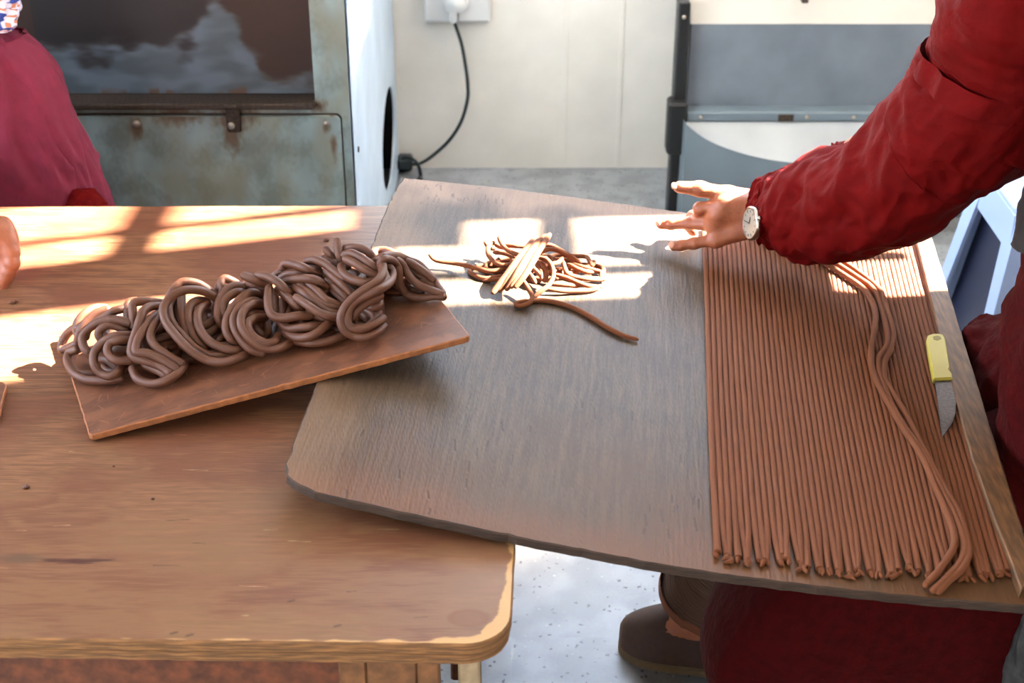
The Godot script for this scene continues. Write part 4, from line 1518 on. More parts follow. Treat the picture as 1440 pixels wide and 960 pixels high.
	add.call(F, [[405, 225, 1.4], [428, 182, 1.8], [522, 195, 2], [612, 230, 2], [700, 278, 1.2]])
	add.call(F, [[330, 295, 0.6], [382, 256, 1], [472, 250, 1], [555, 242, 0.6]])
	add.call(F, [[395, 305, 1], [452, 272, 1.4], [542, 266, 1.5], [620, 278, 1]])
	add.call(F, [[400, 345, 1.8], [502, 316, 2.2], [622, 310, 2.4], [702, 330, 2.3], [768, 376, 1.6]])
	add.call(F, [[510, 385, 1.8], [582, 430, 2.2], [642, 490, 2.3], [722, 550, 2.3], [792, 590, 2.2], [880, 610, 1.6]])
	add.call(F, [[550, 365, 1.8], [642, 442, 2.2], [722, 512, 2.3], [802, 552, 2.2], [880, 566, 1.6]])
	add.call(F, [[622, 355, 1.8], [702, 422, 2.2], [772, 490, 2.3], [870, 535, 1.8]])
	add.call(F, [[520, 470, 2.6], [612, 530, 3], [702, 590, 3], [802, 625, 2.8], [890, 640, 2]])
	add.call(F, [[630, 590, 1.6], [742, 642, 1.8], [870, 668, 1.2]])
	inner_loops(t, 395, 475, 5, 105)

	t = hank("sloping bundle of clay ropes behind the S-shaped twist, topped by an upright stub", 470)
	add = func(f: Array, pts: Array, lift := 0.0) -> void: strand(t, f[0], f[1], f[2], pts, ROPE_R, lift)
	add.call(F, [[610, 160, 1.2], [682, 152, 1.8], [772, 192, 2], [852, 252, 2.2], [922, 312, 2.2], [985, 375, 1.6]])
	add.call(F, [[755, 140, 1], [832, 178, 1.2], [900, 222, 1]])
	add.call(F, [[595, 190, 0.6], [682, 212, 1], [745, 300, 0.6]])
	add.call(F, [[778, 250, 1.6], [852, 312, 2.1], [922, 372, 2.2], [985, 435, 1.8]])
	add.call(F, [[785, 322, 1.2], [852, 382, 1.7], [922, 452, 1.8], [970, 505, 1.4]])
	add.call(F, [[796, 402, 1], [862, 452, 1.5], [922, 512, 1.5], [960, 560, 1]])
	var G := [440.0, 330.0, 6.0]
	add.call(G, [[208, 50, 2.2], [216, 130, 2.2], [236, 200, 1.8], [255, 250, 1]])
	add.call(G, [[112, 122, 1.6], [150, 170, 1.4], [190, 205, 1]])
	add.call(G, [[255, 122, 1.8], [340, 106, 2.2], [430, 120, 2.2], [490, 168, 2], [512, 225, 1.4]])
	add.call(G, [[265, 172, 2.4], [322, 156, 2.8], [402, 190, 3], [490, 250, 3], [555, 292, 2.4]])
	add.call(G, [[278, 205, 2.6], [352, 240, 3], [432, 290, 3], [545, 342, 2.4]])
	add.call(G, [[295, 265, 1.4], [245, 265, 2], [242, 302, 2.4], [292, 352, 2.6], [372, 390, 2.8], [462, 400, 2.8], [560, 378, 2.2]])
	inner_loops(t, 440, 530, 5, 106)

	t = hank("hank of clay ropes twisted into an S shape at the front of the heap", 505)
	add = func(f: Array, pts: Array, lift := 0.0) -> void: strand(t, f[0], f[1], f[2], pts, ROPE_R, lift)
	add.call(G, [[715, 350, 2.4], [705, 300, 3], [688, 242, 3.2], [632, 212, 3.2], [588, 224, 3.2], [590, 282, 3.4], [582, 345, 3.8], [520, 412, 4.2], [420, 472, 4.2], [332, 542, 4], [264, 622, 3.8], [234, 712, 3.4], [264, 800, 2.8], [342, 850, 2.2], [442, 864, 1.8], [532, 830, 1.8], [598, 770, 1.2]])
	add.call(G, [[632, 262, 2.8], [668, 312, 3.2], [658, 388, 3.6], [580, 450, 4], [470, 502, 4], [380, 552, 3.8], [312, 622, 3.6], [288, 718, 3.2], [322, 780, 2.8], [422, 790, 2.6], [522, 750, 2.5], [592, 702, 2]])
	add.call(G, [[600, 320, 2.8], [616, 380, 3.2], [560, 430, 3.4], [452, 502, 3.4], [380, 545, 3]])
	add.call(G, [[570, 512, 2.6], [482, 560, 3], [402, 610, 3], [342, 680, 2.8], [318, 750, 2]])
	add.call(G, [[548, 535, 1.4], [562, 585, 1.8], [512, 612, 1.9], [450, 600, 1.4]])
	add.call(G, [[425, 625, 1], [492, 660, 1.4], [524, 712, 1.5], [470, 775, 1]])
	add.call(G, [[395, 640, 0.6], [450, 700, 1], [480, 740, 0.6]])
	add.call(G, [[360, 825, 1], [440, 812, 1.2], [525, 790, 1]])
	inner_loops(t, 480, 540, 3, 107)

	var H := [510.0, 340.0, 9.6]
	t = hank("hank of clay ropes bent over at the right end of the small tray", 585)
	add = func(f: Array, pts: Array, lift := 0.0) -> void: strand(t, f[0], f[1], f[2], pts, ROPE_R * 0.96, lift)
	add.call(H, [[140, 280, 2], [252, 212, 3], [352, 184, 3.2], [472, 188, 3.2], [582, 230, 2.6], [660, 268, 2]])
	add.call(H, [[250, 375, 2.6], [242, 285, 3.4], [292, 234, 3.6], [372, 242, 3.6], [442, 292, 3.4], [482, 380, 3], [492, 500, 2.4], [522, 620, 1.8], [602, 712, 1.4], [722, 752, 1.2], [852, 750, 1.1], [980, 734, 1], [1095, 742, 1]])
	add.call(H, [[410, 222, 3], [512, 280, 3.4], [572, 370, 3.2], [632, 462, 2.8], [732, 562, 2.2], [862, 622, 1.8], [980, 672, 1.4], [1080, 706, 1]])
	add.call(H, [[540, 255, 2.4], [652, 290, 2.8], [762, 360, 2.6], [862, 430, 2.2], [950, 505, 1.6]])
	add.call(H, [[590, 245, 2], [722, 282, 2.4], [802, 342, 2.2], [872, 420, 1.8], [942, 500, 1.4], [1002, 592, 1.1], [1075, 690, 1]])
	add.call(H, [[610, 365, 1.8], [702, 430, 2], [802, 482, 1.8], [940, 522, 1.2], [1000, 580, 1]])
	add.call(H, [[672, 435, 1.6], [762, 500, 1.7], [882, 560, 1.4], [990, 612, 1], [1060, 680, 1]])
	add.call(H, [[690, 500, 1.2], [780, 550, 1.2], [900, 600, 1], [1020, 650, 0.8]])
	add.call(H, [[560, 320, 1.2], [620, 400, 1.4], [700, 500, 1], [820, 580, 0.8]])
	add.call(H, [[330, 330, 1.6], [420, 420, 1.4], [500, 540, 1], [620, 640, 0.8], [800, 680, 0.6]])
	add.call(H, [[300, 400, 1], [380, 520, 0.8], [480, 620, 0.6], [640, 690, 0.4]])
	inner_loops(t, 552, 612, 3, 108)

# the small pile on the big board
const PILE_FRONT := [[600, 372], [660, 398], [700, 414], [730, 432], [760, 430], [800, 416], [850, 408]]
func pile_strand(t: Node3D, ox: float, oy: float, s: float, pts: Array, r := 0.0034) -> void:
	var w := PackedVector3Array()
	for p in pts:
		var x: float = ox + p[0] / s
		var y: float = oy + p[1] / s
		var h := maxf(0.0, ease_line(PILE_FRONT, x) - y - 3.0) * 0.00028
		w.append(on_board(x, y, r + maxf(0.0, h + (p[2] - 1.0) * 0.0055)))
	w = smooth(w, 0.004)
	var m := MB.new()
	m.tube(w, bumpy(w.size(), r, 0.08, 0.35), 10)
	put("strand", m.mesh(), M["clay pale"], t)

func board_ropes() -> void:
	var t := thing("rope_pile", "small loose pile of thin clay ropes lying in the sun on the grey board", "clay ropes", on_board(750, 390))
	var P := [650.0, 320.0, 7.2]
	var add := func(pts: Array, r := 0.0034) -> void: pile_strand(t, P[0], P[1], P[2], pts, r)
	add.call([[-331, 274, 3.4], [-268, 330, 2.4], [-70, 362, 1.6], [0, 375, 1.8], [150, 410, 1.6], [280, 442, 1.4], [400, 422, 1.4], [510, 370, 1.4]])
	add.call([[310, 655, 1.6], [420, 520, 3], [540, 360, 4], [650, 220, 4], [720, 130, 3.4]], 0.0052)
	add.call([[450, 625, 2], [560, 455, 3.8], [660, 295, 4.6], [760, 165, 4.4], [850, 85, 3.6]], 0.0050)
	add.call([[380, 640, 1.8], [490, 490, 3.4], [600, 330, 4.2], [700, 200, 4.2], [790, 120, 3.6]], 0.0046)
	add.call([[540, 600, 2.6], [640, 470, 4], [720, 335, 4.8], [800, 195, 4.6], [885, 70, 3.8]], 0.0046)
	add.call([[368, 95, 3.2], [410, 180, 2.6], [480, 240, 2.4], [600, 285, 2]])
	add.call([[330, 145, 2], [268, 190, 2.4], [262, 270, 2.4], [330, 350, 2.2], [420, 382, 2], [530, 360, 1.6]])
	add.call([[228, 145, 2], [262, 190, 1.4], [320, 220, 1]])
	add.call([[430, 178, 1.6], [540, 186, 1.8], [660, 190, 1.6]])
	add.call([[320, 250, 1], [430, 260, 1.2], [520, 300, 1.2]])
	add.call([[330, 165, 1.4], [390, 195, 1.4], [470, 205, 1]])
	add.call([[830, 172, 2], [902, 182, 2.2], [1002, 232, 2.2], [1102, 292, 2], [1195, 355, 1.4]])
	add.call([[780, 260, 2.6], [872, 218, 3], [962, 230, 2.8], [1070, 288, 2], [1130, 340, 1.4]])
	add.call([[770, 300, 3], [852, 322, 3.4], [912, 400, 3.4], [920, 500, 3], [872, 585, 2.4], [802, 640, 2], [735, 695, 1.6]])
	add.call([[735, 340, 1.8], [812, 370, 2.2], [852, 450, 2.2], [842, 545, 1.6]])
	add.call([[755, 380, 1.4], [800, 440, 1.8], [812, 530, 1.4]])
	add.call([[690, 385, 1.4], [782, 470, 1.6], [835, 545, 1]])
	add.call([[640, 430, 0.8], [700, 490, 1], [740, 560, 0.8]])
	add.call([[900, 370, 2.2], [972, 352, 2.4], [1015, 305, 2.4]])
	add.call([[1015, 330, 1.8], [1042, 420, 2], [1064, 468, 2], [1152, 500, 1.8], [1282, 522, 1.6], [1410, 530, 1.2]])
	add.call([[1075, 370, 1.4], [1152, 410, 1.6], [1242, 442, 1.4], [1320, 452, 1]])
	add.call([[1110, 366, 1], [1222, 400, 1.2], [1332, 430, 1.2], [1402, 455, 1.2], [1405, 505, 1.2]])
	add.call([[940, 475, 1.6], [1062, 510, 2], [1182, 560, 1.9], [1292, 592, 1.6], [1400, 600, 1.2]])
	add.call([[920, 568, 1.2], [1052, 580, 1.4], [1180, 592, 1.2]])
	add.call([[870, 618, 1.2], [1002, 640, 1.2], [1122, 642, 1.2], [1242, 640, 1.2], [1342, 622, 1.2], [1400, 585, 1.2]])
	add.call([[615, 530, 2.6], [682, 640, 2.4], [712, 710, 2.2], [682, 760, 2], [602, 792, 1.4], [545, 790, 1.2], [560, 762, 1.4], [660, 738, 1.6]])
	add.call([[420, 560, 2.4], [520, 430, 3.4], [630, 270, 4], [720, 180, 4]], 0.0050)
	add.call([[500, 600, 2.4], [600, 450, 3.8], [690, 310, 4.4], [780, 180, 4.2]], 0.0050)
	rng.seed = 77
	for i in 7:                                # loops that lie inside the pile
		var c := on_board(700 + 20 * i, 385 - (i % 3) * 8, 0.0036 + 0.003 * (i % 3))
		var q := PackedVector3Array()
		var o := rng.randf() * TAU
		for j in 12:
			var f := o + TAU * 1.1 * j / 11.0
			q.append(c + Vector3(cos(f) * 0.04 * rng.randf_range(0.7, 1.1), rng.randf_range(0, 0.005), sin(f) * 0.024 * rng.randf_range(0.7, 1.1)))
		q = smooth(q, 0.005)
		var lm := MB.new()
		lm.tube(q, bumpy(q.size(), 0.0034, 0.06), 9)
		put("strand", lm.mesh(), M["clay pale"], t)
	var w := PackedVector3Array()
	for p in [[735, 428], [752, 422.5], [775, 424], [802, 431], [830, 445], [855, 461], [878, 472], [896, 477]]:
		w.append(on_board(p[0], p[1], 0.0039))
	w = smooth(w, 0.004)
	var m := MB.new()
	m.tube(w, bumpy(w.size(), 0.0037, 0.07, 0.3), 10)
	tag(put("clay_rope", m.mesh(), M["clay pale"]), "single curved clay rope stretching from the small pile across the bare grey board", "clay rope")

func nth(k: int) -> String:
	var ones := ["", "first", "second", "third", "fourth", "fifth", "sixth", "seventh", "eighth", "ninth", "tenth", "eleventh", "twelfth", "thirteenth", "fourteenth", "fifteenth", "sixteenth", "seventeenth", "eighteenth", "nineteenth", "twentieth"]
	return ones[k] if k <= 20 else "twenty-" + ones[k - 20]

const ROW_BOTTOM := [[0.0, 776], [0.04, 783], [0.1, 789], [0.13, 786], [0.19, 790], [0.22, 783], [0.3, 797], [0.36, 800], [0.42, 804], [0.5, 803], [0.55, 806], [0.62, 805], [0.66, 797], [0.72, 806], [0.8, 806], [0.87, 811], [0.93, 806], [1.0, 803]]
func row_of_ropes() -> void:
	rng.seed = 41
	var r := 0.00335
	var n := 46
	for i in n:
		var u := float(i) / (n - 1)
		var b0 := on_board(1008, 775, r)
		var b1 := on_board(1417, 806, r)
		var t0 := on_board(989.5, 322, r)
		var t1 := on_board(1278, 325, r)
		var a := t0.lerp(t1, u)
		var dir := (b0.lerp(b1, u) - a).normalized()
		# where this rope ends: follow the ragged line of ends
		var px := lerpf(1008, 1417, u)
		var e := on_board(px, ease_line(ROW_BOTTOM, u) + rng.randf_range(-2.5, 2.5), r)
		var l := (e - a).dot(dir)
		var w := PackedVector3Array()
		var k := 26
		var side := dir.cross(board_n).normalized()
		if side.x < 0.0:
			side = -side
		var group := floorf(u * 15.0 + 0.3 * sin(i * 2.1))
		var pull := sin(i * 1.9 + group) * 0.0035
		for j in k + 1:
			var t := float(j) / k
			var q := a + dir * l * t
			q += side * (rng.randf_range(-0.00035, 0.00035) + 0.0011 * sin(t * 7.0 + u * 2.0) * (1.0 - t * 0.5))
			var f := smoothstep(0.93, 1.0, t)
			q += side * pull * f + board_n * f * rng.randf_range(-0.0004, 0.0012)
			w.append(q)
		var rad := bumpy(k + 1, r * 1.13, 0.04)
		rad[k] *= rng.randf_range(0.75, 1.15)
		rad[k - 1] *= rng.randf_range(0.95, 1.12)
		w = smooth(w, 0.008)
		var rr := PackedFloat32Array()
		for j in w.size():
			var x := float(j) / (w.size() - 1) * k
			rr.append(lerpf(rad[int(x)], rad[mini(int(x) + 1, k)], x - int(x)))
		var m := MB.new()
		m.tube(w, rr, 10, false)
		var torn := w[w.size() - 1]
		for q in 1 + rng.randi() % 2:           # torn shreds at the cut end
			var s := PackedVector3Array([torn - dir * 0.004, torn + dir * rng.randf_range(0.001, 0.004) + side * rng.randf_range(-0.004, 0.004), torn + dir * rng.randf_range(0.004, 0.009) + side * rng.randf_range(-0.006, 0.006) - board_n * 0.0012])
			m.tube(smooth(s, 0.002), PackedFloat32Array(Array(bumpy(smooth(s, 0.002).size(), 0.0024, 0.3, 0.7))), 7)
		var near_rail := i >= n / 2
		var label: String = "%s straight clay rope of the ribbed row, counted from the %s" % [nth(n - i if near_rail else i + 1), "wooden batten" if near_rail else "bare grey board"]
		if i == 0:
			label = "outermost straight clay rope of the ribbed row, next to the bare grey board"
		elif i == n - 1:
			label = "last straight clay rope of the ribbed row, next to the wooden batten"
		tag(put("straight_clay_rope", m.mesh(), M["clay pale"]), label, "clay rope", "clay ropes laid side by side on the board")

	var say := ["left one of three loose clay ropes lying wavy across the ribbed row", "middle one of three loose clay ropes lying wavy across the ribbed row", "right one of three loose clay ropes, nearest the yellow knife, across the ribbed row"]
	var L := [
		[[1148, 362], [1180, 382], [1212, 404], [1224, 420], [1231, 438], [1230, 462], [1225, 492], [1227, 520], [1239, 548], [1254, 574], [1270, 602], [1296, 640], [1318, 690], [1333, 724], [1342, 752], [1340, 772], [1322, 800], [1302, 822]],
		[[1160, 360], [1206, 390], [1228, 407], [1240, 436], [1248, 470], [1246, 488], [1236, 504], [1237, 526], [1247, 554], [1260, 580], [1276, 606], [1300, 640], [1325, 690], [1345, 730], [1356, 765], [1352, 788], [1334, 810], [1312, 830]],
		[[1178, 362], [1233, 403], [1244, 430], [1256, 466], [1252, 492], [1244, 510], [1244, 532], [1258, 558], [1274, 582], [1288, 610], [1312, 656], [1330, 690], [1348, 720], [1358, 752], [1362, 778], [1352, 800], [1332, 818], [1320, 832]]]
	for i in 3:
		var w := PackedVector3Array()
		for p in L[i]:
			w.append(on_board(p[0], p[1], r * 3.25 if p[1] < 806 else r * (3.25 - (p[1] - 806) * 0.07)))
		w = smooth(w, 0.004)
		var m := MB.new()
		m.tube(w, bumpy(w.size(), 0.0043, 0.06, 0.1), 12)
		tag(put("loose_clay_rope", m.mesh(), M["clay pale"]), say[i], "clay rope", "loose ropes across the ribbed row")

func knife() -> void:
	var lift := 0.0118
	var t := thing("paring_knife", "small knife with a yellow handle lying on the ribbed row beside the batten", "knife", on_board(1325, 540, 0.008))
	var m := MB.new()
	var out := PackedVector3Array()
	for p in [[1303.5, 476], [1305, 470], [1311, 468], [1320, 468], [1327, 470], [1330, 474], [1333, 490], [1336, 508], [1337.5, 516], [1335.5, 519], [1339, 523], [1340, 531], [1313, 531.5], [1309, 512], [1305.5, 492]]:
		out.append(on_board(p[0], p[1], lift + 0.004))
	m.slab(out, board_n, 0.0095, 0.0024, Vector3.ZERO, Vector3.RIGHT, Vector3.BACK)
	put("handle", m.mesh(), M["knife handle"], t)
	m = MB.new()
	out = PackedVector3Array()
	for p in [[1312, 473], [1317, 471.5], [1322, 472.5], [1324, 476], [1318, 478.5], [1313, 477]]:
		out.append(on_board(p[0], p[1], lift + 0.0043))
	m.slab(out, board_n, 0.001, 0.0002, Vector3.ZERO, Vector3.RIGHT, Vector3.BACK)
	put("hanging_slot", m.mesh(), M["handle pit"], t)
	m = MB.new()
	out = PackedVector3Array()
	for p in [[1314, 529], [1338, 529], [1341, 545], [1345, 562], [1344, 580], [1341, 592], [1333, 604], [1325, 613.5], [1321, 585], [1317, 555]]:
		out.append(on_board(p[0], p[1], lift))
	m.slab(out, board_n, 0.0014, 0.0005, Vector3.ZERO, Vector3.RIGHT, Vector3.BACK)
	put("blade", m.mesh(), M["knife steel"], t)

# ---------------------------------------------------------------- people
func finger(b: Array, pts: Array, r0: float, r1: float, k := 0.004) -> void:
	for i in pts.size() - 1:
		var a := float(i) / (pts.size() - 1)
		var c := float(i + 1) / (pts.size() - 1)
		b.append([pts[i], pts[i + 1], lerpf(r0, r1, a), lerpf(r0, r1, c), k])
		if i > 0:                            # knuckle
			b.append([pts[i], pts[i], lerpf(r0, r1, a) * 1.06, lerpf(r0, r1, a) * 1.06, 0.003])

func head_bones(c: Vector3, face: Vector3, up: Vector3) -> Array:
	var s := face.cross(up).normalized()
	return [
		[c + up * 0.035 - face * 0.018, c + up * 0.03 + face * 0.02, 0.078, 0.072, 0.03],
		[c + up * 0.0, c - up * 0.05 + face * 0.045, 0.066, 0.05, 0.03],
		[c - up * 0.085 + face * 0.058, c - up * 0.085 + face * 0.058, 0.028, 0.028, 0.03],
		[c + up * 0.012 + face * 0.09, c - up * 0.028 + face * 0.112, 0.009, 0.014, 0.012],
		[c - up * 0.055 + face * 0.086 - s * 0.018, c - up * 0.055 + face * 0.086 + s * 0.018, 0.009, 0.009, 0.008],
		[c + up * 0.028 + face * 0.078 - s * 0.045, c + up * 0.03 + face * 0.09 - s * 0.012, 0.012, 0.012, 0.012],
		[c + up * 0.028 + face * 0.078 + s * 0.045, c + up * 0.03 + face * 0.09 + s * 0.012, 0.012, 0.012, 0.012],
		[c - s * 0.077 + up * 0.02, c - s * 0.077 - up * 0.025, 0.014, 0.010, 0.008],
		[c + s * 0.077 + up * 0.02, c + s * 0.077 - up * 0.025, 0.014, 0.010, 0.008],
	]

func eyes(parent: Node3D, c: Vector3, face: Vector3, up: Vector3) -> void:
	var s := face.cross(up).normalized()
	for k in [-1.0, 1.0]:
		var m := MB.new()
		m.lathe(c + up * 0.012 + face * 0.078 + s * k * 0.03, face, PackedVector2Array([Vector2(0.013, -0.004), Vector2(0.012, 0.003), Vector2(0.007, 0.007), Vector2(0, 0.009)]), 12, Vector2(1.0, 0.6))
		put("eye", m.mesh(), M["eye"], parent)

func cap(st: MB, rows: Array, first: bool) -> void:
	var ring: PackedVector3Array = rows[0] if first else rows[rows.size() - 1]
	var other: PackedVector3Array = rows[1] if first else rows[rows.size() - 2]
	var c := Vector3.ZERO
	var d := Vector3.ZERO
	for j in ring.size():
		c += ring[j] - other[j]
	st.fan(ring, c.normalized() + d)

func outline(list: Array) -> Array:        # [x, y, x, y, depth, ratio] -> stations
	var r := []
	for e in list:
		r.append([at_depth(e[0], e[1], e[4]), at_depth(e[2], e[3], e[4]), e[5]])
	return r

func worker_right() -> void:
	var t := thing("person", "person in dark red sleeves and robe reaching in from the right, wearing a watch", "person", Vector3(0.85, 0, -1.6))
	var wr := at_height(1070, 302, 0.628)
	var el := Vector3(0.556, 0.785, -1.854)
	var sl := Vector3(0.70, 1.07, -1.74)
	var sr := Vector3(0.99, 1.05, -1.84)
	var neck := Vector3(0.80, 1.16, -1.74)
	var head := Vector3(0.70, 1.31, -1.76)
	var pel := Vector3(0.86, 0.49, -1.56)
	var chest := Vector3(0.84, 0.95, -1.70)
	var er := Vector3(0.80, 0.90, -2.10)
	var wrr := Vector3(0.475, 0.632, -2.14)
	var face := Vector3(-0.80, -0.55, -0.22).normalized()
	var up := (Vector3.UP - face * face.y).normalized()
	var kl := Vector3(0.425, 0.41, -1.53)
	var kr := Vector3(0.36, 0.40, -1.67)
	var al := Vector3(0.40, 0.09, -1.59)
	var ar := Vector3(0.295, 0.09, -1.765)
	var b := [
		[pel, chest, 0.13, 0.15, 0.08], [chest, neck, 0.13, 0.06, 0.06], [neck, head - up * 0.05, 0.05, 0.05, 0.03],
		[chest + Vector3(0, 0.08, 0), sl, 0.10, 0.06, 0.05], [chest + Vector3(0, 0.08, 0), sr, 0.10, 0.06, 0.05],
		[sl, el, 0.055, 0.042, 0.03], [el, wr, 0.042, 0.027, 0.02], [sr, er, 0.055, 0.042, 0.03], [er, wrr, 0.042, 0.027, 0.02],
		[pel + Vector3(0, -0.06, 0.08), kl, 0.075, 0.055, 0.05], [kl, al, 0.055, 0.035, 0.03], [pel + Vector3(0, -0.06, -0.1), kr, 0.075, 0.055, 0.05], [kr, ar, 0.055, 0.035, 0.03],
		[al, al + Vector3(-0.10, -0.05, 0.0), 0.035, 0.025, 0.03], [ar, ar + Vector3(-0.08, -0.05, -0.01), 0.035, 0.025, 0.03],
	]
	b.append_array(head_bones(head, face, up))
	var m := MB.new()
	body_mesh(b, 0.012, m)
	# the stretched left hand: back of the hand towards the camera, thumb on top
	var h := []
	var pal := [at_height(1016, 288, 0.645), at_height(1008, 302, 0.630), at_height(1004, 316, 0.612), at_height(1006, 337, 0.592)]
	var wide := [0.0105, 0.0112, 0.0112, 0.0105]
	for i in 4:
		var w0 := wr + (Vector3(0, 0.014, -0.006) * (1.5 - i) * 0.6)
		h.append([w0, pal[i], 0.0175, wide[i] * 1.12, 0.012])
		h.append([pal[i], pal[i], wide[i] * 1.16, wide[i] * 1.16, 0.006])
	h.append([wr, wr + (el - wr).normalized() * 0.09, 0.0235, 0.027, 0.012])
	h.append([wr + Vector3(0, 0.003, 0), wr + Vector3(0, 0.003, 0), 0.024, 0.024, 0.015])
	# thumb
	var cmc := at_height(1052, 281, 0.640)
	h.append([cmc, at_height(1024, 274, 0.652), 0.0165, 0.0135, 0.014])
	finger(h, [at_height(1024, 274, 0.652), at_height(984, 265.5, 0.661), at_height(955, 263, 0.664)], 0.0122, 0.0088, 0.008)
	# index, bent away from the camera
	var i1 := at_height(984, 293, 0.634)
	finger(h, [pal[0], i1, i1 + Vector3(0.004, -0.022, -0.018), i1 + Vector3(0.012, -0.036, -0.016)], 0.0098, 0.0078)
	# middle, bent down behind the ring finger
	var i2 := at_height(974, 305, 0.608)
	finger(h, [pal[1], i2, i2 + Vector3(-0.006, -0.018, -0.016), i2 + Vector3(0.004, -0.032, -0.018)], 0.0098, 0.0078)
	# ring finger, straight
	finger(h, [pal[2], at_height(969, 314, 0.604), at_height(944, 315, 0.599), at_height(929, 315.5, 0.596)], 0.0098, 0.0072)
	# little finger
	finger(h, [pal[3], at_height(976, 342, 0.585), at_height(958, 345, 0.581), at_height(947, 346.5, 0.5785)], 0.0092, 0.0066)
	body_mesh(h, 0.0026, m)
	# the right hand rests on the row behind the left cuff
	var g := []
	var rp := Vector3(0.435, 0.605, -2.125)
	g.append([wrr, rp, 0.022, 0.024, 0.012])
	for i in 4:
		var q := rp + Vector3(-0.015, 0.004, 0.024 - 0.016 * i)
		g.append([rp + Vector3(0.02, 0.006, 0.012 - 0.008 * i), q, 0.014, 0.0105, 0.01])
		finger(g, [q, q + Vector3(-0.022, -0.006, 0), q + Vector3(-0.03, -0.022, 0), q + Vector3(-0.018, -0.034, 0)], 0.0095, 0.0075)
	finger(g, [rp + Vector3(0.02, 0, 0.03), rp + Vector3(-0.01, -0.014, 0.044), rp + Vector3(-0.03, -0.024, 0.036)], 0.012, 0.0085)
	body_mesh(g, 0.0035, m)
	var body := put("body", m.mesh(), M["skin"], t)
	eyes(body, head, face, up)
	for e in [[947.5, 262, 0.6665, Vector3(0.1, 0.6, 0.8)], [925.5, 313.5, 0.602, Vector3(-0.2, 0.55, 0.8)], [944, 344.5, 0.584, Vector3(-0.2, 0.6, 0.78)]]:
		m = MB.new()
		m.lathe(at_height(e[0], e[1], e[2]) + e[3] * 0.0036, e[3].normalized(), PackedVector2Array([Vector2(0.0056, -0.0016), Vector2(0.0052, 0), Vector2(0.003, 0.0008), Vector2(0, 0.001)]), 12, Vector2(0.8, 1.0))
		put("nail", m.mesh(), M["nail"], body)
	# hair
	m = MB.new()
	m.lathe(head + up * 0.04 - face * 0.02, (up - face * 0.25).normalized(), PackedVector2Array([Vector2(0.086, -0.07), Vector2(0.093, -0.03), Vector2(0.092, 0.01), Vector2(0.078, 0.05), Vector2(0.045, 0.078), Vector2(0, 0.088)]), 24)
	m.lathe(head - face * 0.11 + up * 0.0, -face, PackedVector2Array([Vector2(0.04, -0.03), Vector2(0.045, 0.0), Vector2(0.03, 0.03), Vector2(0, 0.04)]), 16)
	put("hair", m.mesh(), M["hair"], t)

	# near sleeve
	var rows := cloth_tube(outline([
		[1082, 258, 1076, 340, 2.20, 0.9], [1088, 247, 1080, 347, 2.195, 0.95], [1102, 243, 1094, 354, 2.18, 0.95], [1126, 230, 1122, 363, 2.15, 0.95], [1154, 213, 1166, 367, 2.11, 0.95], [1193, 197, 1236, 356, 2.05, 0.95],
		[1221, 177, 1304, 333, 2.0, 0.95], [1258, 126, 1378, 276, 1.94, 0.95], [1284, 96, 1446, 232, 1.89, 0.95], [1296, 73, 1530, 112, 1.845, 0.95]]), 190, 150, 0.0068, 0.62, 0.8, 5, 0.0035, 0.9, 2, 0.35)
	var turned := []
	for k in 4:                              # the cuff turns in
		var row := PackedVector3Array()
		var c := Vector3.ZERO
		for p in rows[0]:
			c += p
		c /= rows[0].size()
		for p in rows[0]:
			row.append(c + (p - c) * (0.93 - 0.02 * k) + (c - wr).normalized() * 0.004 * (3 - k) * 0.0 + (el - wr).normalized() * (0.012 * (3 - k)))
		turned.append(row)
	turned.append_array(rows)
	var lip := []
	for k in 3:
		var row := PackedVector3Array()
		var src: PackedVector3Array = rows[rows.size() - 1]
		var c := Vector3.ZERO
		for p in src:
			c += p
		c /= src.size()
		for p in src:
			row.append(c + (p - c) * (0.97 - 0.03 * k) + Vector3(-0.02, -0.035, 0.01) * (0.2 + 0.3 * k))
		turned.append(row)
	m = MB.new()
	m.sheet(turned, true, Vector3.ZERO)
	put("sleeve", m.mesh(), M["red sleeve"], t)
	rows = cloth_tube(outline([[1322, 150, 1470, 235, 1.885, 0.85], [1311, 108, 1500, 170, 1.86, 0.9], [1306, 66, 1525, 110, 1.835, 0.95], [1318, 22, 1560, 60, 1.80, 0.95], [1338, -20, 1600, 20, 1.77, 0.95], [1385, -75, 1650, -20, 1.76, 0.9], [1460, -120, 1700, -40, 1.76, 0.8]]), 60, 90, 0.005, 0.8, 0.8, 9)
	m = MB.new()
	m.sheet(rows, true)
	cap(m, rows, false)
	put("upper_sleeve", m.mesh(), M["red sleeve"], t)
	# far sleeve
	rows = cloth_tube([[wrr + Vector3(0.02, 0.058, 0), wrr + Vector3(0.02, -0.04, 0), 0.95], [wrr + Vector3(0.06, 0.075, 0), wrr + Vector3(0.06, -0.04, 0), 0.95], [er.lerp(wrr, 0.45) + Vector3(0, 0.08, 0), er.lerp(wrr, 0.45) - Vector3(0, 0.06, 0), 0.95], [er + Vector3(-0.05, 0.085, 0), er + Vector3(0.02, -0.075, 0), 0.95], [er.lerp(sr, 0.5) + Vector3(-0.075, 0.03, 0), er.lerp(sr, 0.5) + Vector3(0.075, -0.03, 0), 0.95], [sr + Vector3(-0.08, 0.02, 0), sr + Vector3(0.08, 0, 0), 0.95], [sr + Vector3(-0.03, 0.08, 0.02), sr + Vector3(0.03, 0.07, 0), 0.6]], 80, 60, 0.007, 0.8, 0.8, 17, 0.003)
	m = MB.new()
	m.sheet(rows, true)
	cap(m, rows, true)
	put("far_sleeve", m.mesh(), M["red sleeve"], t)
	# jacket and robe round the trunk
	var trunk := []
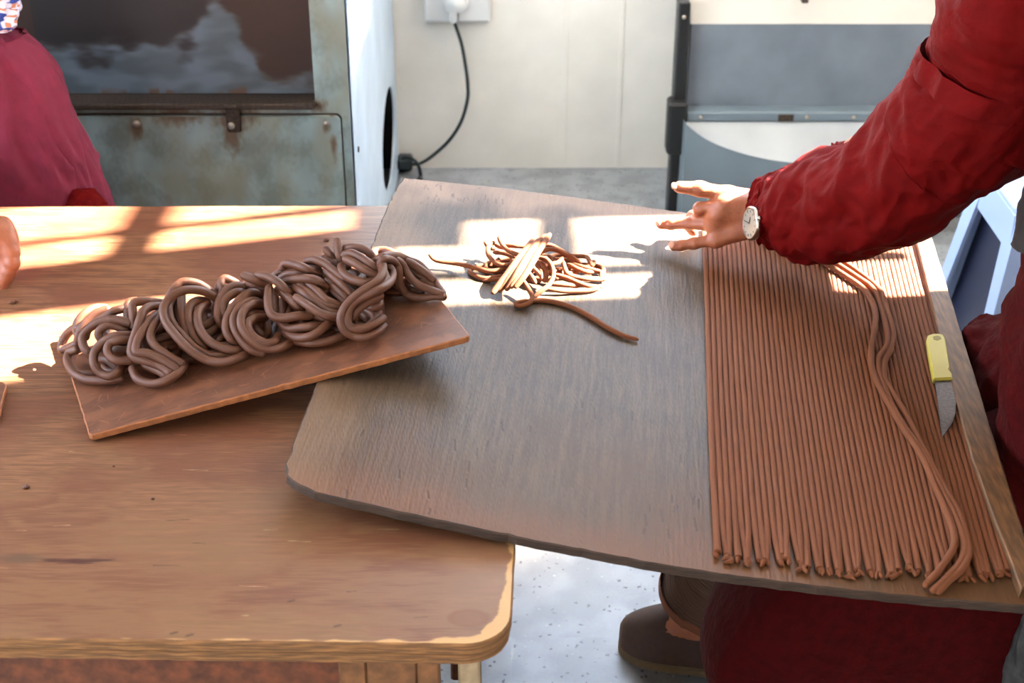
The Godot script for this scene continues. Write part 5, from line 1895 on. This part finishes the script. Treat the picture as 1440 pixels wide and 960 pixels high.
	for e in [[0.84, 0.46, -1.56, 0.235, 0.19], [0.845, 0.58, -1.57, 0.24, 0.19], [0.85, 0.70, -1.585, 0.245, 0.185], [0.855, 0.80, -1.61, 0.235, 0.18], [0.85, 0.92, -1.65, 0.19, 0.185], [0.845, 1.03, -1.69, 0.165, 0.19], [0.83, 1.11, -1.72, 0.11, 0.13], [0.81, 1.16, -1.735, 0.065, 0.075]]:
		trunk.append([Vector3(e[0] - e[3], e[1], e[2]), Vector3(e[0] + e[3], e[1], e[2]), e[4] / e[3]])
	rows = cloth_tube(trunk, 90, 110, 0.012, 0.55, 0.9, 23)
	m = MB.new()
	m.sheet(rows, true)
	put("jacket", m.mesh(), M["red robe"], t)
	var band := []
	for e in [[0.853, 0.765, -1.60, 0.252, 0.195], [0.855, 0.80, -1.61, 0.252, 0.197], [0.855, 0.85, -1.625, 0.237, 0.197], [0.853, 0.885, -1.64, 0.218, 0.195]]:
		band.append([Vector3(e[0] - e[3], e[1], e[2]), Vector3(e[0] + e[3], e[1], e[2]), e[4] / e[3]])
	rows = cloth_tube(band, 24, 90, 0.004, 0.9, 1.2, 29)
	m = MB.new()
	m.sheet(rows, true)
	put("sash", m.mesh(), M["dark cloth"], t)
	# robe over the knees, hanging down to the shins
	rows = []
	var lapn := noise(37, 1.0, 2)
	var keys := [[0.236, 0.31, -1.50, 0.02, 0.02], [0.243, 0.305, -1.51, 0.06, 0.06], [0.258, 0.30, -1.525, 0.10, 0.09], [0.285, 0.297, -1.54, 0.145, 0.12], [0.33, 0.29, -1.55, 0.188, 0.15], [0.40, 0.275, -1.56, 0.222, 0.165], [0.52, 0.27, -1.565, 0.232, 0.172], [0.62, 0.275, -1.57, 0.235, 0.18], [0.70, 0.295, -1.575, 0.25, 0.19], [0.80, 0.31, -1.575, 0.26, 0.20], [0.95, 0.31, -1.575, 0.25, 0.19], [1.05, 0.30, -1.575, 0.2, 0.15], [1.10, 0.30, -1.575, 0.1, 0.08]]
	for i in 120:
		var u := i / 119.0 * (keys.size() - 1)
		var k := mini(int(u), keys.size() - 2)
		var e := []
		for q in 5:
			e.append(lerpf(keys[k][q], keys[k + 1][q], u - k))
		var row := PackedVector3Array()
		for j in 110:
			var w := TAU * j / 110.0
			var o := Vector2(signf(cos(w)) * pow(absf(cos(w)), 0.7), signf(sin(w)) * pow(absf(sin(w)), 0.7))
			var f := 1.0 + 0.07 * lapn.get_noise_3d(e[0] * 9.0, cos(w) * 0.7, sin(w) * 0.7) + 0.045 * lapn.get_noise_3d(e[0] * 22.0, cos(w) * 0.5 + 9.0, sin(w) * 0.5) * smoothstep(0.2, -0.6, o.y)
			if o.y > 0.0:
				f = minf(f, 1.01)
			row.append(Vector3(e[0] + (o.y * e[3] * 0.45 + 0.036) * exp(-(e[0] - 0.236) / 0.08), e[1] + o.y * e[3] * f, e[2] + o.x * e[4] * f))
		rows.append(row)
	m = MB.new()
	m.sheet(rows, true)
	cap(m, rows, true)
	cap(m, rows, false)
	put("robe", m.mesh(), M["red robe"], t)
	# a fold of the robe bunched up beside the batten
	rows = cloth_tube([[Vector3(0.640, 0.515, -1.86), Vector3(0.645, 0.495, -1.86), 1.0], [Vector3(0.655, 0.545, -1.85), Vector3(0.66, 0.46, -1.85), 0.9], [Vector3(0.69, 0.575, -1.80), Vector3(0.69, 0.40, -1.80), 0.9], [Vector3(0.72, 0.60, -1.74), Vector3(0.72, 0.38, -1.74), 0.9], [Vector3(0.77, 0.62, -1.68), Vector3(0.77, 0.46, -1.68), 1.0]], 60, 80, 0.006, 0.7, 1.4, 43)
	m = MB.new()
	m.sheet(rows, true)
	cap(m, rows, true)
	put("robe_fold", m.mesh(), M["red robe"], t)
	# corduroy trouser legs and shoes
	for s in [[kr + Vector3(0.0, -0.04, 0), ar + Vector3(0.008, 0.05, 0.0), 0.075, 0.076], [kl + Vector3(0.0, -0.1, 0), al + Vector3(-0.02, -0.02, 0.0), 0.06, 0.06]]:
		var a: Vector3 = s[0]
		var e: Vector3 = s[1]
		var st := []
		for k in 5:
			var f := k / 4.0
			var c := a.lerp(e, f)
			st.append([c + Vector3(-1, 0, 0) * lerpf(s[2], s[3], f), c + Vector3(1, 0, 0) * lerpf(s[2], s[3], f), 1.0])
		rows = cloth_tube(st, 300, 60, 0.004, 0.8, 0.9, 51)
		for i in rows.size():
			for j in rows[i].size():
				var c: Vector3 = a.lerp(e, float(i) / (rows.size() - 1))
				rows[i][j] += (rows[i][j] - c).normalized() * 0.0032 * sin(i * TAU / 8.0)
		m = MB.new()
		m.sheet(rows, true)
		var leg := put("trouser_leg", m.mesh(), M["corduroy"], t)
		m = MB.new()
		var hem := []
		for k in 3:
			var row := PackedVector3Array()
			for p in rows[rows.size() - 1]:
				row.append(e + (p - e) * [1.04, 1.07, 0.95][k] + Vector3(0, [0.008, -0.004, -0.004][k], 0))
			hem.append(row)
		m.sheet(hem, true)
		put("hem", m.mesh(), M["cuff lining"], leg)
	for s in [[ar, Vector3(-0.10, 0, -0.03)], [al, Vector3(-0.10, 0, 0.0)]]:
		var a: Vector3 = s[0]
		var d: Vector3 = s[1].normalized()
		var sd := d.cross(Vector3.UP)
		rows = []
		var sole := []
		for e in [[-0.075, 0.012, 0.016, 0.045], [-0.068, 0.03, 0.05, 0.055], [-0.03, 0.038, 0.085, 0.07], [0.01, 0.041, 0.092, 0.07], [0.05, 0.046, 0.080, 0.05], [0.085, 0.047, 0.062, 0.04], [0.11, 0.040, 0.048, 0.03], [0.127, 0.026, 0.036, 0.022], [0.134, 0.008, 0.024, 0.018]]:
			var row := PackedVector3Array()
			var c: Vector3 = Vector3(a.x, 0.016, a.z) + d * e[0]
			for j in 24:
				var w := TAU * j / 24
				row.append(c + sd * cos(w) * e[1] + Vector3.UP * maxf(sin(w), 0.0) * e[2])
			rows.append(row)
			sole.append(c + sd * (e[1] + 0.003))
		m = MB.new()
		m.sheet(smooth_rows(rows, 5), true)
		var shoe := put("shoe", m.mesh(), M["shoe suede"], t)
		var other := []
		for e in rows.size():
			var c: Vector3 = Vector3(a.x, 0.016, a.z) + d * [-0.075, -0.068, -0.03, 0.01, 0.05, 0.085, 0.11, 0.127, 0.134][e]
			other.append(c - (sole[e] - c))
		other.reverse()
		var o := PackedVector3Array(sole)
		o.append_array(PackedVector3Array(other))
		m = MB.new()
		m.slab(smooth(o, 0.008), Vector3.UP, 0.0155, 0.003, Vector3.ZERO, Vector3.RIGHT, Vector3.BACK)
		put("sole", m.mesh(), M["shoe sole"], shoe)
	# grey shirt tail hanging behind the robe at the near side
	rows = cloth_tube([[Vector3(0.60, 0.46, -1.375), Vector3(0.74, 0.46, -1.375), 0.35], [Vector3(0.594, 0.36, -1.37), Vector3(0.75, 0.36, -1.37), 0.35], [Vector3(0.59, 0.25, -1.365), Vector3(0.755, 0.25, -1.365), 0.35], [Vector3(0.598, 0.16, -1.365), Vector3(0.755, 0.16, -1.365), 0.3]], 50, 60, 0.007, 0.8, 1.2, 61)
	m = MB.new()
	m.sheet(rows, true)
	put("shirt_tail", m.mesh(), M["grey cloth"], t)
	# wristwatch
	var nrm := Vector3(-0.955, 0.10, 0.27).normalized()
	var wc := at_height(1056, 313, 0.632) + Vector3(-0.004, 0.008, 0.020)
	m = MB.new()
	m.lathe(wc, nrm, PackedVector2Array([Vector2(0.021, -0.008), Vector2(0.0245, -0.006), Vector2(0.0250, -0.001), Vector2(0.0240, 0.0018), Vector2(0.0214, 0.0024), Vector2(0.0208, 0.0012), Vector2(0.0, 0.0012)]), 40)
	var watch := put("wristwatch", m.mesh(), M["steel"], t)
	watch.set_meta("label", "steel wristwatch with a pale dial")
	m = MB.new()
	m.lathe(wc + nrm * 0.0014, nrm, PackedVector2Array([Vector2(0.0207, -0.0002), Vector2(0.0207, 0.0002), Vector2(0, 0.0003)]), 40)
	put("dial", m.mesh(), M["dial"], watch)
	var ax := (el - wr).normalized()
	ax = (ax - nrm * ax.dot(nrm)).normalized()
	var ay := nrm.cross(ax)
	var ink := MB.new()
	for k in 12:
		var w := TAU * k / 12.0
		var o := ax * cos(w) + ay * sin(w)
		ink.box(wc + nrm * 0.0019 + o * 0.0175, Vector3(0.0030 if k % 3 else 0.0042, 0.0009, 0.0005), 0.0, Basis(o, nrm.cross(o), nrm))
	put("hour_mark", ink.mesh(), M["dial ink"], watch)
	for k in [[0.9, 0.010, 0.0012], [2.6, 0.0145, 0.0009]]:
		var o: Vector3 = ax * cos(k[0]) + ay * sin(k[0])
		ink = MB.new()
		ink.box(wc + nrm * 0.0023 + o * k[1] * 0.45, Vector3(k[1], k[2], 0.0005), 0.0, Basis(o, nrm.cross(o), nrm))
		put("watch_hand", ink.mesh(), M["dial ink"], watch)
	m = MB.new()
	m.lathe(wc + ax * 0.0255 - nrm * 0.002, ax, PackedVector2Array([Vector2(0.0028, -0.002), Vector2(0.0032, 0.001), Vector2(0.0026, 0.003), Vector2(0, 0.0032)]), 14)
	put("crown", m.mesh(), M["steel"], watch)
	# bracelet links round the wrist
	var mid := wr + (el - wr).normalized() * 0.012
	var wax := (el - wr).normalized()
	var o1 := (nrm - wax * nrm.dot(wax)).normalized()
	var o2 := wax.cross(o1)
	for k in 15:
		var w := TAU * (k + 0.5) / 16.0 + 0.2
		if cos(w) > 0.72:
			continue
		var o := o1 * cos(w) + o2 * sin(w)
		m = MB.new()
		m.box(mid + o * 0.0295, Vector3(0.003, 0.0108, 0.019), 0.001, Basis(o, wax.cross(o), wax))
		put("link", m.mesh(), M["steel"], watch)

func smooth_rows(rows: Array, k: int) -> Array:
	var out := []
	var n := rows.size()
	for i in n - 1:
		for s in k:
			var row := PackedVector3Array()
			for j in rows[i].size():
				row.append(rows[i][j].cubic_interpolate(rows[i + 1][j], rows[maxi(i - 1, 0)][j], rows[mini(i + 2, n - 1)][j], float(s) / k))
			out.append(row)
	out.append(rows[n - 1])
	return out

func worker_left() -> void:
	var t := thing("person", "person in a magenta robe seated behind the table at the left edge", "person", Vector3(-1.0, 0, -2.45))
	var pel := Vector3(-1.02, 0.24, -2.50)
	var chest := Vector3(-1.0, 0.56, -2.48)
	var neck := Vector3(-0.99, 0.77, -2.45)
	var head := Vector3(-0.97, 0.92, -2.40)
	var sl := Vector3(-0.845, 0.67, -2.46)
	var sr := Vector3(-1.16, 0.68, -2.46)
	var wl := at_height(-42, 322, 0.65)
	var el := Vector3(-0.99, 0.56, -2.36)
	var face := Vector3(0.1, -0.35, 0.93).normalized()
	var up := (Vector3.UP - face * face.y).normalized()
	var b := [
		[pel, chest, 0.12, 0.12, 0.08], [chest, neck, 0.11, 0.05, 0.05], [neck, head - up * 0.05, 0.048, 0.045, 0.03],
		[chest + Vector3(0, 0.1, 0), sl, 0.08, 0.05, 0.05], [chest + Vector3(0, 0.1, 0), sr, 0.08, 0.05, 0.05],
		[sl, el, 0.048, 0.038, 0.03], [el, wl, 0.036, 0.026, 0.02],
		[sr, sr + Vector3(-0.04, -0.2, 0.06), 0.048, 0.038, 0.03], [sr + Vector3(-0.04, -0.2, 0.06), Vector3(-1.05, 0.40, -2.32), 0.036, 0.026, 0.02], [Vector3(-1.05, 0.40, -2.32), Vector3(-1.0, 0.39, -2.29), 0.028, 0.02, 0.02],
		[pel + Vector3(0.09, 0, 0), Vector3(-0.90, 0.16, -2.27), 0.08, 0.06, 0.05], [Vector3(-0.90, 0.12, -2.27), Vector3(-0.93, 0.06, -2.62), 0.055, 0.04, 0.04],
		[pel - Vector3(0.09, 0, 0), Vector3(-1.14, 0.16, -2.27), 0.08, 0.06, 0.05], [Vector3(-1.14, 0.12, -2.27), Vector3(-1.11, 0.06, -2.62), 0.055, 0.04, 0.04],
	]
	b.append_array(head_bones(head, face, up))
	var m := MB.new()
	body_mesh(b, 0.013, m)
	var h := []
	var kn := [at_height(4, 316, 0.648), at_height(9, 328, 0.64), at_height(9, 342, 0.628), at_height(4, 354, 0.615)]
	for i in 4:
		h.append([wl, kn[i], 0.021, 0.0125, 0.014])
		var k: Vector3 = kn[i]
		finger(h, [k, k + Vector3(0.010, -0.022, 0.018), k + Vector3(-0.004, -0.046, 0.020), k + Vector3(-0.018, -0.040, 0.010)], 0.0110, 0.0085)
	h.append([wl, wl + (el - wl).normalized() * 0.06, 0.025, 0.028, 0.012])
	finger(h, [wl.lerp(kn[3], 0.4), at_height(-8, 366, 0.60), at_height(2, 372, 0.588)], 0.014, 0.0095, 0.008)
	body_mesh(h, 0.003, m)
	var body := put("body", m.mesh(), M["skin"], t)
	eyes(body, head, face, up)
	# robe: falls from the shoulder to the elbow in one drape
	var right := [[-25, 40], [2, 44], [30, 51], [58, 74], [78, 108], [94, 152], [108, 186], [122, 218], [134, 250], [144, 282], [160, 340], [170, 400]]
	var st := []
	for i in right.size():
		var p := at_z(right[i][0], right[i][1], -2.44)
		var w: float = [0.10, 0.2, 0.30, 0.37, 0.42, 0.45, 0.47, 0.49, 0.50, 0.51, 0.52, 0.52][i]
		st.append([p, p - Vector3(w, 0, 0.02), [0.7, 0.7, 0.6, 0.55, 0.5, 0.48, 0.48, 0.48, 0.48, 0.48, 0.5, 0.5][i]])
	st.append([Vector3(-0.66, 0.2, -2.42), Vector3(-1.28, 0.2, -2.42), 0.6])
	st.append([Vector3(-0.68, 0.02, -2.42), Vector3(-1.30, 0.02, -2.42), 0.75])
	var rows := cloth_tube(st, 150, 140, 0.016, 0.15, 2.3, 71, 0.0, 1.0)
	m = MB.new()
	m.sheet(rows, true)
	put("robe", m.mesh(), M["maroon robe"], t)
	# hanging edge of the shawl over the upper arm, and the red cuff beneath it
	var sh := []
	for i in range(2, 10):
		var p := at_z(right[i][0], right[i][1], -2.43)
		sh.append([p + Vector3(0.002, 0, 0.0), p - Vector3(0.20 - 0.004 * i, 0, 0), 0.62])
	rows = cloth_tube(sh, 80, 90, 0.006, 0.22, 1.6, 77)
	m = MB.new()
	m.sheet(rows, true)
	put("shawl", m.mesh(), M["maroon robe"], t)
	rows = cloth_tube([[at_z(137, 268, -2.40), at_z(90, 285, -2.40), 0.9], [at_z(148, 290, -2.37), at_z(96, 318, -2.37), 0.9], [at_z(148, 316, -2.32), at_z(96, 340, -2.32), 0.9]], 30, 50, 0.004, 0.8, 1.0, 81)
	m = MB.new()
	m.sheet(rows, true)
	put("cuff", m.mesh(), M["red sleeve"], t)
	rows = cloth_tube([[wl + Vector3(0, 0.036, 0.01), wl + Vector3(0, -0.03, 0), 1.0], [wl.lerp(el, 0.35) + Vector3(0, 0.045, 0), wl.lerp(el, 0.35) - Vector3(0, 0.04, 0), 1.0], [el + Vector3(0, 0.05, 0), el - Vector3(0, 0.05, 0), 1.0]], 40, 50, 0.004, 0.8, 1.0, 83)
	m = MB.new()
	m.sheet(rows, true)
	put("sleeve", m.mesh(), M["maroon robe"], t)
	# patterned headscarf with an end hanging over the shoulder
	m = MB.new()
	m.lathe(head + up * 0.03 - face * 0.015, (up - face * 0.2).normalized(), PackedVector2Array([Vector2(0.082, -0.10), Vector2(0.092, -0.06), Vector2(0.095, -0.01), Vector2(0.085, 0.045), Vector2(0.05, 0.08), Vector2(0, 0.092)]), 28)
	rows = cloth_tube([[at_z(18, -60, -2.42), at_z(-60, -60, -2.42), 0.7], [at_z(22, -20, -2.41), at_z(-62, -20, -2.41), 0.7], [at_z(24, 12, -2.40), at_z(-55, 12, -2.40), 0.6], [at_z(20, 34, -2.39), at_z(-50, 36, -2.39), 0.5], [at_z(12, 44, -2.39), at_z(-40, 48, -2.39), 0.4]], 40, 50, 0.006, 0.7, 1.3, 91)
	m.sheet(rows, true, Vector3.ZERO, 2.0, 2.0)
	cap(m, rows, false)
	put("headscarf", m.mesh(), M["scarf"], t)
